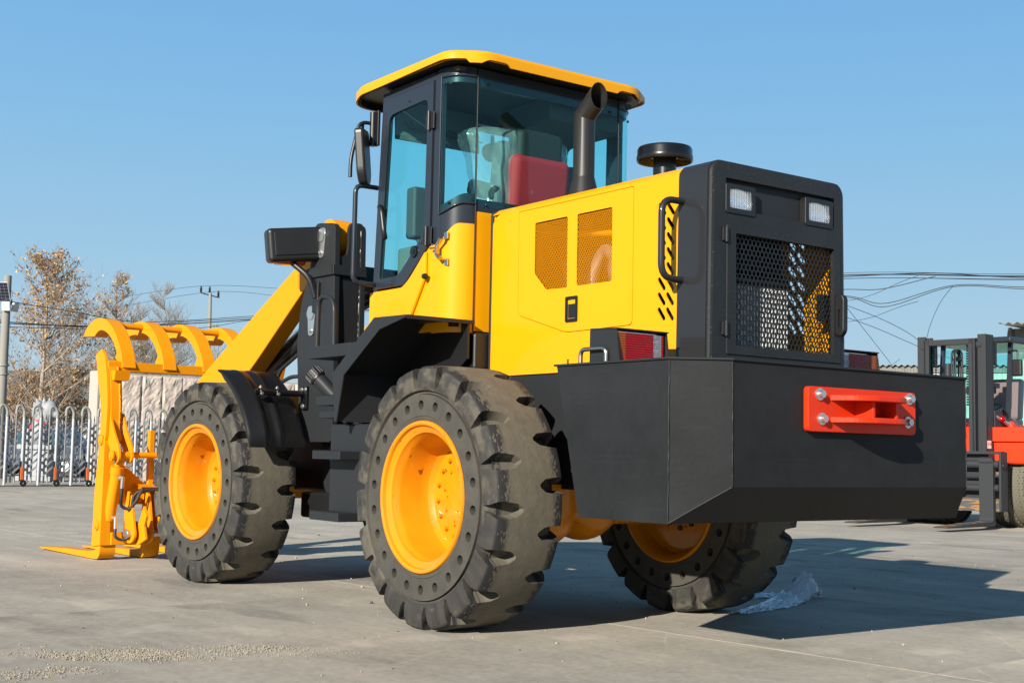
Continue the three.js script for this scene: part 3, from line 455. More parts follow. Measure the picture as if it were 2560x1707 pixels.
for (const s of [-1, 1]) {
  const zo = s < 0 ? [-ZC, -ZC + 0.03] : [ZC - 0.03, ZC];
  // yellow lower side with raised door-step swage
  part('cab_side_panel', prismZ(roundPoly([[1.20, Y0], [1.19, 1.862], [0.83, 1.862], [0.77, 1.90], [0.565, 2.075], [0.5325, 2.075], [0.5325, Y0]], [0.01, 0.01, 0.04, 0.05, 0.01, 0, 0.0]), zo[0], zo[1], 0.006), M.yellow);
  const sw = s < 0 ? [-ZC - 0.022, -ZC + 0.002] : [ZC - 0.002, ZC + 0.022];
  part('cab_swage', prismZ(roundPoly([[1.125, 1.66], [1.118, 1.853], [0.84, 1.853], [0.76, 1.895], [0.575, 2.05], [0.575, 1.90], [0.72, 1.685], [0.76, 1.66]], [0.02, 0.015, 0.05, 0.05, 0.02, 0.03, 0.03, 0.03]), sw[0], sw[1], 0.012), M.yellow);
  // black sill line and pillar above
  part('front_pillar', prismZ([[1.195, 1.865], [1.130, 3.075], [1.058, 3.075], [1.142, 1.865]], zo[0] - 0.001 * 0, zo[1] + 0.012 * (s < 0 ? 1 : 0), 0.006), M.cabPaint);
  part('rear_pillar', prismZ([[0.548, 2.085], [0.546, 3.075], [0.466, 3.075], [0.466, 2.10]], zo[0], zo[1], 0.004), M.cabPaint);
  part('roof_rail', prismZ([[1.058, 3.036], [1.058, 3.085], [0.546, 3.085], [0.546, 3.036]], zo[0], zo[1], 0.004), M.cabPaint);
  // yellow rounded rear corner with sloping shoulder
  const arc = [[0.531, s * ZC], [0.50, s * ZC], ...cornerArc(ZC, XR, RC, 14, s), [XR, s * 0.532]];
  const L = arc.length, topY = (k) => { const x = arc[k][0]; const t = Math.min(1, Math.max(0, k / (L - 1))); return t < 0.12 ? 2.075 : 2.075 + 0.112 * sm(0.05, 0.62, t); };
  part('cab_corner_panel', wrapStrip(arc, Y0 - 0.01, topY, s < 0 ? 0.02 : -0.02), M.yellow);
  // black corner post band between shoulder and glass
  const arc2 = [[0.53, s * (ZC - 0.004)], ...cornerArc(ZC - 0.004, XR + 0.004, RC, 14, s), [XR + 0.004, s * 0.535]];
  part('corner_lower_band', wrapStrip(arc2, 2.02, (k) => 2.30 + 0.06 * sm(2, 12, k) - 0.05 * 0, s < 0 ? 0.012 : -0.012), M.cabPaint);
  part('corner_upper_band', wrapStrip(arc2, 3.0, 3.09, s < 0 ? 0.012 : -0.012), M.cabPaint);
  const arc3 = [[0.468, s * (ZC + 0.002)], ...cornerArc(ZC + 0.002, XR - 0.002, RC, 16, s), [XR - 0.002, s * 0.532]];
  part('corner_window', wrapStrip(arc3, (k) => 2.25 + 0.055 * sm(1, 13, k), 3.035, s < 0 ? 0.005 : -0.005), M.glass);
  part('corner_window_trim', [pipe([[0.473, 3.04, s * (ZC + 0.005)], [0.473, 2.24, s * (ZC + 0.005)]], 0.005, 0.02), smoothTube(arc3.map((p, k) => [p[0], 2.25 + 0.055 * sm(1, 13, k), p[1]]), 0.006, 40, 8), smoothTube(arc3.map((p) => [p[0], 3.038, p[1]]), 0.006, 40, 8)], M.cabPaint);
  for (const y of [2.99, 2.305]) { const q = arc3[6]; part('window_screw', new THREE.SphereGeometry(0.0085, 12, 8).translate(q[0] - 0.003, y, q[1] + s * 0.003), M.cabPaint); }
  // rubber joint down the rear wall
  part('rear_joint', box(XR - 0.006, XR + 0.006, Y0, 3.06, s * 0.528, s * 0.5345, 0.002), M.black);
  // door with bordered glass
  const dIn = roundPoly([[1.100, 1.925], [0.88, 1.928], [0.610, 2.15], [0.598, 2.945], [1.030, 2.925]], [0.03, 0.06, 0.06, 0.05, 0.05]);
  const door = part('cab_door', prismZ([[1.138, 1.872], [0.818, 1.872], [0.556, 2.082], [0.550, 3.032], [1.054, 3.032]], s < 0 ? -ZC - 0.012 : ZC - 0.01, s < 0 ? -ZC + 0.01 : ZC + 0.012, 0.004, [dIn]), M.cabPaint);
  mesh('door_window', prismZ(roundPoly([[1.105, 1.92], [0.878, 1.923], [0.605, 2.148], [0.593, 2.951], [1.034, 2.931]], 0.04), s < 0 ? -ZC - 0.004 : ZC - 0.001, s < 0 ? -ZC + 0.001 : ZC + 0.004), M.glass, door);
  const zs = s * (ZC + 0.012);
  for (const y of [2.80, 2.13]) { const h = mesh('door_hinge', [cyl([0.570, y - 0.055, zs + s * 0.012], [0.570, y + 0.055, zs + s * 0.012], 0.011), box(0.575, 0.615, y - 0.04, y + 0.04, zs, zs + s * 0.006, 0.002), box(0.525, 0.565, y - 0.05, y + 0.05, zs, zs + s * 0.006, 0.002)], M.black, door); }
  mesh('door_handle', pipe([[1.045, 2.345, zs], [1.045, 2.365, zs + s * 0.05], [1.0, 2.33, zs + s * 0.055], [0.975, 2.20, zs + s * 0.05], [0.985, 2.165, zs + s * 0.035], [1.05, 2.19, zs]], 0.016, 0.04, 10), M.black, door);
  mesh('door_lock', [cyl([0.705, 2.055, zs - s * 0.002], [0.705, 2.055, zs + s * 0.012], 0.036, 0.033, 24), cyl([0.705, 2.055, zs + s * 0.012], [0.705, 2.055, zs + s * 0.016], 0.014, 0.014, 16)], M.blackGloss, door);
  for (const [x, y] of [[0.80, 2.965], [0.64, 2.10], [0.96, 1.895]]) mesh('window_screw', new THREE.SphereGeometry(0.008, 10, 8).translate(x, y, zs), M.black, door);
  // grab rail beside the door
  part('door_rail', pipe([[1.165, 2.50, s * ZC], [1.165, 2.50, s * (ZC + 0.155)], [1.165, 1.905, s * (ZC + 0.155)], [1.165, 1.905, s * ZC]], 0.015, 0.05, 12), M.cabPaint);
  // mirror on a bent arm
  const arm = part('mirror_arm', [pipe([[1.19, 2.90, s * 0.70], [1.20, 2.90, s * 0.80], [1.20, 2.66, s * 0.855], [1.20, 2.55, s * 0.855]], 0.012, 0.07), pipe([[1.19, 2.78, s * 0.70], [1.20, 2.80, s * 0.825]], 0.01, 0.02), pipe([[1.205, 2.895, s * 0.775], [1.205, 2.785, s * 0.775]], 0.009, 0.02), box(1.15, 1.19, 2.76, 2.98, s * 0.682, s * 0.70, 0.003), cyl([1.19, 2.76, s * 0.712], [1.19, 2.97, s * 0.712], 0.02)], M.black);
  mesh('mirror', prismX(roundPoly([[-0.085, 0.17], [0.085, 0.17], [0.085, -0.10], [0.05, -0.17], [-0.05, -0.17], [-0.085, -0.10]], 0.03), -0.028, 0.028, 0.012).rotateY(-s * 0.80).rotateX(s * 0.10).translate(1.165, 2.675, s * 0.79), M.black, arm);
}
// rear wall: yellow lower panel, black band, rear window
part('cab_rear_panel', box(XR, XR + 0.02, Y0, 2.262, -0.527, 0.527, 0.003), M.yellow);
part('cab_rear_band', box(XR + 0.002, XR + 0.022, 2.2625, 2.335, -0.527, 0.527, 0.003), M.cabPaint);
part('cab_rear_header', box(XR + 0.002, XR + 0.022, 2.985, 3.09, -0.527, 0.527, 0.003), M.cabPaint);
part('rear_window', box(XR - 0.003, XR + 0.001, 2.29, 3.035, -0.526, 0.526, 0), M.glass);
for (const z of [-0.46, 0.46]) for (const y of [2.305, 3.0]) part('window_screw', new THREE.SphereGeometry(0.0085, 12, 8).translate(XR - 0.004, y, z), M.cabPaint);
// front: windscreen and header
part('windscreen', prismZ([[1.168, 2.0], [1.172, 2.0], [1.122, 3.04], [1.118, 3.04]], -0.64, 0.64), M.glass);
part('windscreen_header', box(1.09, 1.125, 3.0, 3.09, -0.65, 0.65), M.cabPaint);
part('windscreen_sill', box(1.15, 1.19, 1.62, 2.0, -0.655, 0.655), M.cabPaint);
part('cab_front_trim', box(1.196, 1.235, 1.60, 1.862, -ZC + 0.002, ZC - 0.002, 0.01), M.yellow);
part('cab_floor', box(XR + 0.02, 1.19, 1.60, 1.64, -0.655, 0.655, 0), M.black);
part('roof_lining', box(XR + 0.02, 1.13, 3.06, 3.085, -0.655, 0.655, 0), M.cabLining);
// sun visor board and air duct under the roof
part('air_duct', [box(0.40, 0.95, 2.90, 3.055, 0.05, 0.64, 0.02)], M.cabLining);
part('sun_blind', prismZ([[1.08, 2.80], [1.10, 3.05], [1.085, 3.05], [1.065, 2.80]], -0.62, 0.0), M.dashGrey);
part('luggage_rack', Array.from({ length: 14 }, (_, i) => cyl([1.02, 2.86, -0.55 + i * 0.04], [1.08, 2.92, -0.55 + i * 0.04], 0.003)).concat([cyl([1.02, 2.86, -0.57], [1.02, 2.86, -0.01], 0.004)]), M.black);
part('fan', [cyl([0.92, 2.80, 0.02], [0.98, 2.79, 0.02], 0.05, 0.06), cyl([0.95, 2.9, 0.02], [0.95, 2.8, 0.02], 0.012)], M.wood);
// roof: yellow moulded cap over a dark tray
{
  const plan = (o) => [[0.20 + o, -0.57], [0.33 + o * 0.7, -0.75 + o], [1.28, -0.75 + o], [1.40 - o * 0.7, -0.715 + o], [1.455 - o, -0.62], [1.455 - o, 0.62], [1.40 - o * 0.7, 0.715 - o], [1.28, 0.75 - o], [0.33 + o * 0.7, 0.75 - o], [0.20 + o, 0.57]];
  part('roof_cap', [prismY(roundPoly(plan(0), 0.07, 6), 3.105, 3.158, 0.022), prismY(roundPoly(plan(0.12), 0.07, 6), 3.14, 3.185, 0.018)], M.yellow);
  part('roof_tray', prismY(roundPoly(plan(0.03), 0.05), 3.098, 3.116, 0), M.black);
  // skirt round the edge; its lower line steps up in two notches at the rear and droops at the front
  const loop = roundPoly(plan(0), 0.07, 6), dense = [];
  loop.push(loop[0]);
  for (let i = 0; i + 1 < loop.length; i++) { const a = loop[i], b = loop[i + 1], L = Math.hypot(b[0] - a[0], b[1] - a[1]), n = Math.max(1, Math.round(L / 0.02)); for (let k = 0; k < n; k++) dense.push([a[0] + (b[0] - a[0]) * k / n, a[1] + (b[1] - a[1]) * k / n]); }
  dense.push(loop[0]);
  const low = (p) => { const [x, z] = p, az = Math.abs(z); if (x < 0.26) return 3.080 + 0.022 * sm(0.40, 0.43, az) * (1 - sm(0.555, 0.58, az)); if (x > 1.25) return 3.090 - 0.03 * sm(1.25, 1.45, x); return 3.090 + 0.012 * (1 - sm(0.3, 1.2, x)); };
  part('roof_skirt', wrapStrip(dense, (k) => low(dense[k]), 3.128, 0.010), M.yellow);
  const inn = dense.map((p) => [p[0] + (p[0] < 0.8 ? 0.011 : -0.011) * sm(0.0, 0.01, Math.abs(p[0] - 0.8)), p[1] * 0.982]);
  part('roof_lining_edge', wrapStrip(inn, (k) => low(dense[k]) + 0.002, 3.112, 0.004), M.black);
  part('lifting_eye', new THREE.TorusGeometry(0.022, 0.007, 8, 16).translate(0.62, 3.215, -0.55), M.brightSteel);
}
// seat under a plastic sheet, steering column, side console, levers
{
  const seat = part('seat_cushion', [new RoundedBoxGeometry(0.50, 0.13, 0.50, 4, 0.05).translate(0.80, 2.02, 0.02), box(0.62, 0.98, 1.64, 1.96, -0.18, 0.2, 0.03)], M.seatBlack);
  mesh('seat_back', new RoundedBoxGeometry(0.11, 0.48, 0.43, 5, 0.05).rotateZ(0.10).translate(0.475, 2.43, 0.015), M.seatRed, seat);
  mesh('seat_back_core', new RoundedBoxGeometry(0.12, 0.66, 0.47, 4, 0.05).rotateZ(0.10).translate(0.575, 2.43, -0.01), M.seatBlack, seat);
  mesh('headrest', new RoundedBoxGeometry(0.14, 0.22, 0.34, 5, 0.04).rotateZ(0.06).translate(0.49, 2.715, 0.01), M.seatBlack, seat);
  mesh('armrest', new RoundedBoxGeometry(0.30, 0.10, 0.07, 3, 0.03).rotateZ(0.3).translate(0.62, 2.46, -0.27), M.seatBlack, seat);
  // creased clear film hung over the seat: a bag, flared to the left at the top
  const pos = [], N = 120, Mm = 60, ptF = (i, j) => {
    const t = i / N * 2 * PI, v = j / Mm, c = Math.cos(t), q = Math.sin(t), top = sm(0.72, 1, v);
    const crease = (a, ph, fq) => Math.abs(((t * fq / (2 * PI) + ph + a * v) % 1 + 1) % 1 - 0.5) * 2 - 0.5;
    const w = 0.020 * crease(1.3, 0, 9) + 0.014 * crease(-2.1, 0.3, 14) + 0.012 * (fbm(t * 6 + 30, v * 14 + 9, 999, 999, 3) - 0.5);
    const rx = 0.145 + 0.02 * (1 - v), rz = 0.27 + 0.03 * v;
    let z = 0.0 + (rz * Math.sign(q) * Math.pow(Math.abs(q), 0.7) + w * q) * (1 - 0.55 * top), x = 0.595 + (rx * Math.sign(c) * Math.pow(Math.abs(c), 0.7) + w * c) * (1 - 0.75 * top);
    if (q < 0) z -= (0.20 * Math.pow(v, 2) * (1 - 0.35 * top) + 0.05) * Math.pow(-q, 1.5);
    const y = 2.28 + 0.585 * Math.min(1, v * 1.12) - 0.05 * top * (q < 0 ? -q : 0) - 0.02 * top * top + 0.02 * w * 10 * (1 - v);
    return [x, y, z];
  };
  for (let i = 0; i < N; i++) for (let j = 0; j < Mm; j++) pos.push(...ptF(i, j), ...ptF(i + 1, j), ...ptF(i + 1, j + 1), ...ptF(i, j), ...ptF(i + 1, j + 1), ...ptF(i, j + 1));
  let film = new THREE.BufferGeometry(); film.setAttribute('position', new THREE.Float32BufferAttribute(pos, 3)); film.computeVertexNormals(); film = toCreasedNormals(film, 0.35); part('plastic_cover', film, M.plasticFilm);
  const col = part('steering_column', [cyl([1.10, 1.66, -0.05], [0.98, 2.22, -0.05], 0.035), box(1.02, 1.14, 2.02, 2.32, -0.22, 0.12, 0.03)], M.cabLining);
  mesh('steering_wheel', [new THREE.TorusGeometry(0.19, 0.014, 10, 40).rotateX(PI / 2).rotateZ(-0.45).translate(0.955, 2.26, -0.05), bar([0.955, 2.26, -0.23], [0.955, 2.26, 0.13], 0.012, 0.03), cyl([0.955, 2.24, -0.05], [0.95, 2.27, -0.05], 0.04)], M.black, col);
  part('side_console', [new RoundedBoxGeometry(0.22, 0.27, 0.14, 4, 0.03).translate(0.95, 1.99, -0.53)], M.dashGrey);
  part('console_speaker', [cyl([0.91, 2.0, -0.602], [0.91, 2.0, -0.606], 0.045, 0.045, 28)], M.castSilver);
  part('instrument_box', [box(1.03, 1.13, 2.20, 2.52, -0.50, -0.38, 0.02), smoothTube([[1.06, 2.2, -0.45], [1.03, 2.12, -0.42], [0.98, 2.05, -0.38]], 0.014, 20, 8)], M.cabLining);
  part('control_lever', [cyl([0.82, 2.0, 0.42], [0.79, 2.45, 0.44], 0.007), cyl([0.9, 2.0, 0.38], [0.86, 2.35, 0.4], 0.007)], M.black);
}
// door catch on the corner panel, with hold-back rod and black stop
{
  const zb = -0.672, k = part('door_catch', [box(0.388, 0.424, 2.095, 2.135, -0.678, -0.668, 0.002), box(0.388, 0.424, 1.945, 1.985, -0.672, -0.664, 0.002), prismZ([[0.40, 2.10], [0.445, 2.06], [0.447, 2.005], [0.412, 1.975], [0.40, 1.985], [0.43, 2.01], [0.43, 2.052], [0.39, 2.09]], -0.725, -0.70, 0.002), bar([0.405, 2.10, -0.675], [0.40, 2.09, -0.712], 0.02, 0.004), bar([0.405, 1.97, -0.668], [0.405, 1.985, -0.712], 0.02, 0.004), cyl([0.43, 2.045, -0.712], [0.52, 2.052, -0.705], 0.006)], M.brightSteel);
  part('rubber_stop', lathe([[0, 0.03], [0.013, 0.028], [0.018, 0.014], [0.016, 0]], 'z', 20).rotateY(PI).translate(0.557, 1.895, -0.70), M.black);
}

// ---------------- fenders, steps, tank on both sides
for (const s of [-1, 1]) {
  const zz = (a, b) => s < 0 ? [-a, -b] : [b, a];
  const path = [[0.275, 1.632], [0.60, 1.637], [1.055, 1.344], [1.022, 1.065]]; // upper line of the sheet
  const inner = path.map((q, i) => [q[0] + [0, -0.012, -0.014, -0.012][i], q[1] - [0.006, 0.008, 0.003, 0][i]]).reverse();
  const f = part('rear_fender', [prismZ([...path, ...inner], ...zz(1.0, 0.56), 0.001)], M.dark);
  mesh('fender_flange', prismZ([[0.272, 1.633], [0.604, 1.640], [1.062, 1.346], [1.026, 1.064], [1.0, 1.064], [0.931, 1.328], [0.541, 1.569], [0.272, 1.618]], ...zz(1.012, 1.001), 0.002), M.dark, f);
  mesh('fender_rear_flange', box(0.268, 0.276, 1.612, 1.634, ...zz(1.0, 0.56), 0.001), M.dark, f);
  mesh('fender_liner', prismZ([[0.28, 1.628], [0.59, 1.628], [1.04, 1.338], [1.01, 1.07], [0.7, 0.9], [0.6, 1.2], [0.28, 1.42]], ...zz(0.60, 0.585), 0), M.black, f);
  part('platform', box(0.895, 1.385, 1.444, 1.518, ...zz(1.0, 0.62), 0.004), M.dark); part('platform_lip', prismZ([[0.895, 1.444], [0.895, 1.518], [0.80, 1.515], [0.905, 1.444]], ...zz(1.0, 0.985), 0.001), M.dark);
  part('platform_post', box(1.075, 1.12, 1.06, 1.44, ...zz(0.90, 0.85), 0.004), M.dark);
  part('step_rail', pipe([[1.375, 1.515, s * 0.95], [1.375, 1.835, s * 0.95], [1.175, 1.80, s * 0.95], [1.165, 1.515, s * 0.95]], 0.0155, 0.09, 12), M.dark);
  part('side_tank', box(0.74, 1.32, 0.50, 1.055, ...zz(0.87, 0.45), 0.012), M.dark);
  part('filler_neck', [cyl([1.28, 1.16, s * 0.80], [1.42, 1.34, s * 0.92], 0.045)], M.dark);
  part('filler_cap', [cyl([1.412, 1.33, s * 0.913], [1.445, 1.372, s * 0.94], 0.052, 0.05), ...Array.from({ length: 14 }, (_, k) => { const t = k / 14 * 2 * PI, d = V(0.14, 0.18, s * 0.12).normalize(), u = V(0, 0, 1).cross(d).normalize(), w = d.clone().cross(u), o = u.multiplyScalar(0.052 * Math.cos(t)).add(w.multiplyScalar(0.052 * Math.sin(t))); return cyl([1.418 + o.x, 1.338 + o.y, s * 0.918 + o.z], [1.445 + o.x, 1.372 + o.y, s * 0.94 + o.z], 0.005, 0.005, 6); })], M.black);
  // steps with serrated treads
  for (const [x0, x1, y0, y1, zo, zi] of [[0.965, 1.30, 0.846, 0.894, 1.0, 0.865], [0.965, 1.31, 0.490, 0.540, 1.0, 0.72], [1.06, 1.36, 1.165, 1.222, 0.955, 0.70], [1.07, 1.36, 1.09, 1.13, 0.93, 0.70]]) {
    const st = part('step', box(x0, x1, y0, y1, ...zz(zo, zi), 0.003), M.dark), teeth = [];
    if (y0 < 1.0 || y0 > 1.15) { for (let x = x0 + 0.008; x < x1; x += 0.016) teeth.push(new THREE.ConeGeometry(0.006, 0.010, 4).translate(x, y1 + 0.004, s * (zo - 0.004))); for (let z = zi + 0.01; z < zo; z += 0.016) teeth.push(new THREE.ConeGeometry(0.006, 0.010, 4).translate(x0 + 0.004, y1 + 0.004, s * z)); mesh('step_teeth', teeth, M.dark, st); }
  }
  part('tank_drain_tube', [cyl([1.335, 0.56, s * 0.84], [1.335, 0.82, s * 0.84], 0.006)], M.red);
  for (const y of [0.55, 0.825]) part('bolt', hexBolt([1.322, y, s * 0.84], [0.3, 0, s], 0.011, 0.014), M.zinc);
}

// ---------------- front frame
for (const s of [-1, 1]) {
  const zz = (a, b) => s < 0 ? [-a, -b] : [b, a];
  const plate = roundPoly([[1.826, 2.375], [2.085, 2.405], [2.13, 2.10], [2.24, 1.87], [2.275, 1.60], [2.25, 1.386], [2.22, 1.10], [2.12, 0.95], [1.79, 0.95], [1.80, 1.40]], [0.05, 0.06, 0.1, 0.1, 0.2, 0.1, 0.05, 0.05, 0.05, 0.1]);
  const tower = front('tower_plate', prismZ(plate, ...zz(0.60, 0.56), 0.004), M.dark);
  front('tower_rear_plate', prismX(roundPoly([[s * 0.56, 1.15], [s * 0.56, 2.08], [s * 0.38, 2.08], [s * 0.38, 1.15]].sort((a, b) => 0), 0.004), 1.832, 1.856, 0), M.darkGloss);
  front('tower_notch_plate', prismX(roundPoly([[s * 0.555, 2.10], [s * 0.555, 2.165], [s * 0.505, 2.165], [s * 0.49, 2.24], [s * 0.49, 2.36], [s * 0.47, 2.395], [s * 0.38, 2.395], [s * 0.38, 2.10]], [0.0, 0.03, 0.03, 0.03, 0.02, 0.03, 0.03, 0.0]), 1.83, 1.858, 0.002), M.dark);
  front('tower_inner_plate', prismZ(roundPoly([[1.826, 2.385], [2.085, 2.405], [2.13, 2.10], [2.24, 1.87], [2.27, 1.2], [2.2, 0.6], [1.80, 0.6]], [0.05, 0.06, 0.1, 0.1, 0.2, 0.1, 0.0]), ...zz(0.40, 0.36), 0.004), M.dark);
  front('tower_collar', [box(1.812, 2.15, 2.035, 2.10, ...zz(0.618, 0.6005), 0.004), box(1.805, 1.8315, 2.035, 2.10, ...zz(0.618, 0.36), 0.004)], M.dark);
  front('weld_bead', smoothTube(Array.from({ length: 60 }, (_, i) => [1.8335 + rr(-0.002, 0.002), 1.2 + i / 59 * 1.15, s * (0.395 + rr(-0.0025, 0.0025))]), 0.006, 160, 6), M.weld);
  for (const [x, y, sc] of [[1.985, 2.31, 1], [2.085, 1.80, 1]]) {
    const pin = mesh('pivot_pin', [cyl([x, y, s * 0.60], [x, y, s * 0.617], 0.046, 0.043, 28), prismZ(roundPoly([[x - 0.052, y + 0.05], [x + 0.052, y + 0.05], [x + 0.03, y - 0.15], [x - 0.03, y - 0.15]], 0.035), ...zz(0.609, 0.6005), 0.002), hexBolt([x, y - 0.115, s * 0.609], [0, 0, s], 0.014, 0.012)].map((g) => prep(g).translate(-XJ, 0, 0)), M.zinc, tower);
  }
  // lift arm: one long plate box that widens towards the front, knee, then down to the fork
  const armPts = roundPoly([[1.90, 2.39], [2.06, 2.42], [2.16, 2.275], [3.86, 1.415], [4.28, 1.10], [4.56, 0.62], [4.60, 0.26], [4.50, 0.19], [4.38, 0.28], [4.28, 0.55], [3.95, 0.85], [3.15, 1.385], [2.95, 1.515], [2.24, 2.025], [2.06, 2.16], [1.92, 2.22]], [0.08, 0.08, 0.1, 0.2, 0.2, 0.2, 0.08, 0.08, 0.08, 0.15, 0.2, 0.1, 0.1, 0.1, 0.1, 0.08]);
  front('lift_arm', prismZ(armPts, ...zz(0.545, 0.415), 0.006), M.yellowWork);
  front('lift_arm_boss', cyl([1.985, 2.31, s * 0.552], [1.985, 2.31, s * 0.408], 0.115, 0.115, 32), M.yellowWork);
  // lift cylinder with rod
  const lc = front('lift_cylinder', [cyl([2.15, 1.905, s * 0.30], [3.30, 1.448, s * 0.30], 0.072), cyl([3.28, 1.456, s * 0.30], [3.35, 1.428, s * 0.30], 0.082), cyl([2.15, 1.905, s * 0.35], [2.15, 1.905, s * 0.25], 0.08)], M.darkGloss);
  mesh('cylinder_rod', [cyl([3.34, 1.43, s * 0.30], [3.62, 1.32, s * 0.30], 0.036)].map((g) => prep(g).translate(-XJ, 0, 0)), M.zinc, lc);
  front('hydraulic_pipe', [pipe([[2.25, 1.76, s * 0.34], [2.95, 1.47, s * 0.34], [3.0, 1.40, s * 0.34]], 0.014, 0.05), pipe([[2.2, 1.40, s * 0.48], [2.55, 1.40, s * 0.48], [2.9, 1.32, s * 0.46]], 0.014, 0.05)], M.rubberHose);
  // head lamp on a bracket
  const hl = front('head_lamp', new RoundedBoxGeometry(0.14, 0.225, 0.37, 4, 0.03).rotateY(s * 0.30).rotateX(s * 0.12).translate(2.117, 2.245, s * 0.735), M.black);
  mesh('lamp_back_panel', new RoundedBoxGeometry(0.014, 0.15, 0.29, 3, 0.005).rotateY(s * 0.30).rotateX(s * 0.12).translate(2.049 - XJ, 2.247, s * 0.755), M.black, hl);
  mesh('lamp_lens', new RoundedBoxGeometry(0.05, 0.19, 0.34, 3, 0.02).rotateY(s * 0.30).rotateX(s * 0.12).translate(2.19 - XJ, 2.245, s * 0.713), M.clearLens, hl);
  mesh('turn_lens', new RoundedBoxGeometry(0.09, 0.04, 0.2, 3, 0.015).rotateY(s * 0.30).translate(2.16 - XJ, 2.135, s * 0.74), M.amberLens, hl);
  front('lamp_bracket', [pipe([[2.12, 2.125, s * 0.74], [2.03, 2.03, s * 0.66], [2.02, 1.90, s * 0.62]], 0.02, 0.06), box(1.985, 2.055, 1.80, 2.0, ...zz(0.622, 0.601), 0.004)], M.black);
  // moulded front fender round the back of the tyre, with ribs
  const a0 = 112 * PI / 180, a1 = 163 * PI / 180, rf = 0.80, n = 30, cross = [[-1.056, -0.028], [-1.060, 0.0], [-1.045, 0.012], [-0.972, 0.012], [-0.958, 0.026], [-0.936, 0.026], [-0.922, 0.010], [-0.862, 0.010], [-0.848, 0.025], [-0.826, 0.025], [-0.812, 0.010], [-0.70, 0.010], [-0.660, 0.002], [-0.645, -0.02]];
  const fp = [], fq = (A, B, Cc, D) => fp.push(...A, ...B, ...Cc, ...A, ...Cc, ...D);
  const pt = (i, j, o) => { const t = a0 + (a1 - a0) * i / n, e = Math.min(1, Math.min(i, n - i) / 4), rad = rf + cross[j][1] * (0.25 + 0.75 * e) + o; return [WB + rad * Math.cos(t) + (i === 0 ? 0.02 : 0), R + rad * Math.sin(t), s * -cross[j][0]]; };
  for (let i = 0; i < n; i++) for (let j = 0; j + 1 < cross.length; j++) { fq(pt(i, j, 0), pt(i + 1, j, 0), pt(i + 1, j + 1, 0), pt(i, j + 1, 0)); fq(pt(i, j, -0.006), pt(i, j + 1, -0.006), pt(i + 1, j + 1, -0.006), pt(i + 1, j, -0.006)); }
  for (let j = 0; j + 1 < cross.length; j++) { fq(pt(0, j, 0), pt(0, j + 1, 0), pt(0, j + 1, -0.006), pt(0, j, -0.006)); fq(pt(n, j, 0), pt(n, j, -0.006), pt(n, j + 1, -0.006), pt(n, j + 1, 0)); }
  for (let i = 0; i < n; i++) for (const j of [0, cross.length - 1]) fq(pt(i, j, 0), pt(i, j, -0.006), pt(i + 1, j, -0.006), pt(i + 1, j, 0));
  let fg = new THREE.BufferGeometry(); fg.setAttribute('position', new THREE.Float32BufferAttribute(fp, 3)); fg.computeVertexNormals(); fg = toCreasedNormals(mergeVertices(fg, 1e-4), 0.9);
  front('front_fender', fg, M.fenderPlastic);
  const tb = [2.13, 1.265];
  const ft = front('fender_bracket', [cyl([tb[0], tb[1], s * 0.98], [tb[0], tb[1], s * 0.60], 0.019), ...[0.945, 0.825].map((z) => new THREE.TorusGeometry(0.024, 0.008, 8, 20).translate(tb[0], tb[1], s * z)), box(tb[0] - 0.04, tb[0] + 0.03, tb[1] - 0.10, tb[1] + 0.05, ...zz(0.622, 0.60), 0.003)], M.blackGloss);
  mesh('bracket_bolts', [0.945, 0.825].flatMap((z) => [hexBolt([tb[0] - 0.012, tb[1] + 0.028, s * z], [-0.3, 1, 0], 0.009, 0.014), hexBolt([tb[0] - 0.026, tb[1] - 0.008, s * (z - 0.004)], [-1, 0.2, 0], 0.009, 0.012)]).concat([[0.02, 0.03], [-0.03, 0.03], [0.0, -0.08]].map(([dx, dy]) => hexBolt([tb[0] + dx, tb[1] + dy, s * 0.622], [0, 0, s], 0.011, 0.012))).map((g) => prep(g).translate(-XJ, 0, 0)), M.zinc, ft);
}
front('front_frame', [box(1.75, 3.35, 0.62, 1.0, -0.36, 0.36, 0.02), box(1.85, 2.25, 0.9, 1.25, -0.40, 0.40, 0.02), box(1.75, 2.3, 0.45, 0.62, -0.52, 0.52, 0.02), box(1.86, 2.2, 2.0, 2.12, -0.36, 0.36, 0.01)], M.black);
front('tilt_cylinder', [cyl([2.05, 2.05, 0], [3.05, 1.83, 0], 0.075), cyl([2.05, 2.05, -0.10], [2.05, 2.05, 0.10], 0.085), cyl([3.0, 1.84, 0], [3.07, 1.826, 0], 0.085)], M.darkGloss);
front('tilt_rod', cyl([3.05, 1.83, 0], [3.55, 1.72, 0], 0.038), M.zinc);
front('tilt_lever', prismZ(roundPoly([[3.50, 1.88], [3.66, 1.82], [3.85, 1.30], [4.02, 0.75], [3.92, 0.68], [3.70, 1.22], [3.50, 1.74]], 0.06), -0.06, 0.06, 0.006), M.yellowWork);
front('arm_cross_tube', cyl([3.55, 1.25, -0.42], [3.55, 1.25, 0.42], 0.11, 0.11, 28), M.yellowWork);
front('hose', [smoothTube([[1.9, 2.2, 0.25], [1.75, 2.28, 0.2], [1.6, 2.1, 0.15], [1.45, 1.8, 0.1]], 0.018, 30, 8), smoothTube([[1.9, 2.12, 0.30], [1.7, 2.16, 0.28], [1.5, 1.9, 0.2], [1.42, 1.5, 0.15]], 0.018, 30, 8)], M.rubberHose);
// tie link, drive-shaft guard, parts of the joint that show between the wheels
front('steering_cylinder', [cyl([1.2, 0.80, -0.38], [2.0, 0.80, -0.40], 0.05), cyl([1.2, 0.80, 0.38], [2.0, 0.80, 0.40], 0.05)], M.black);

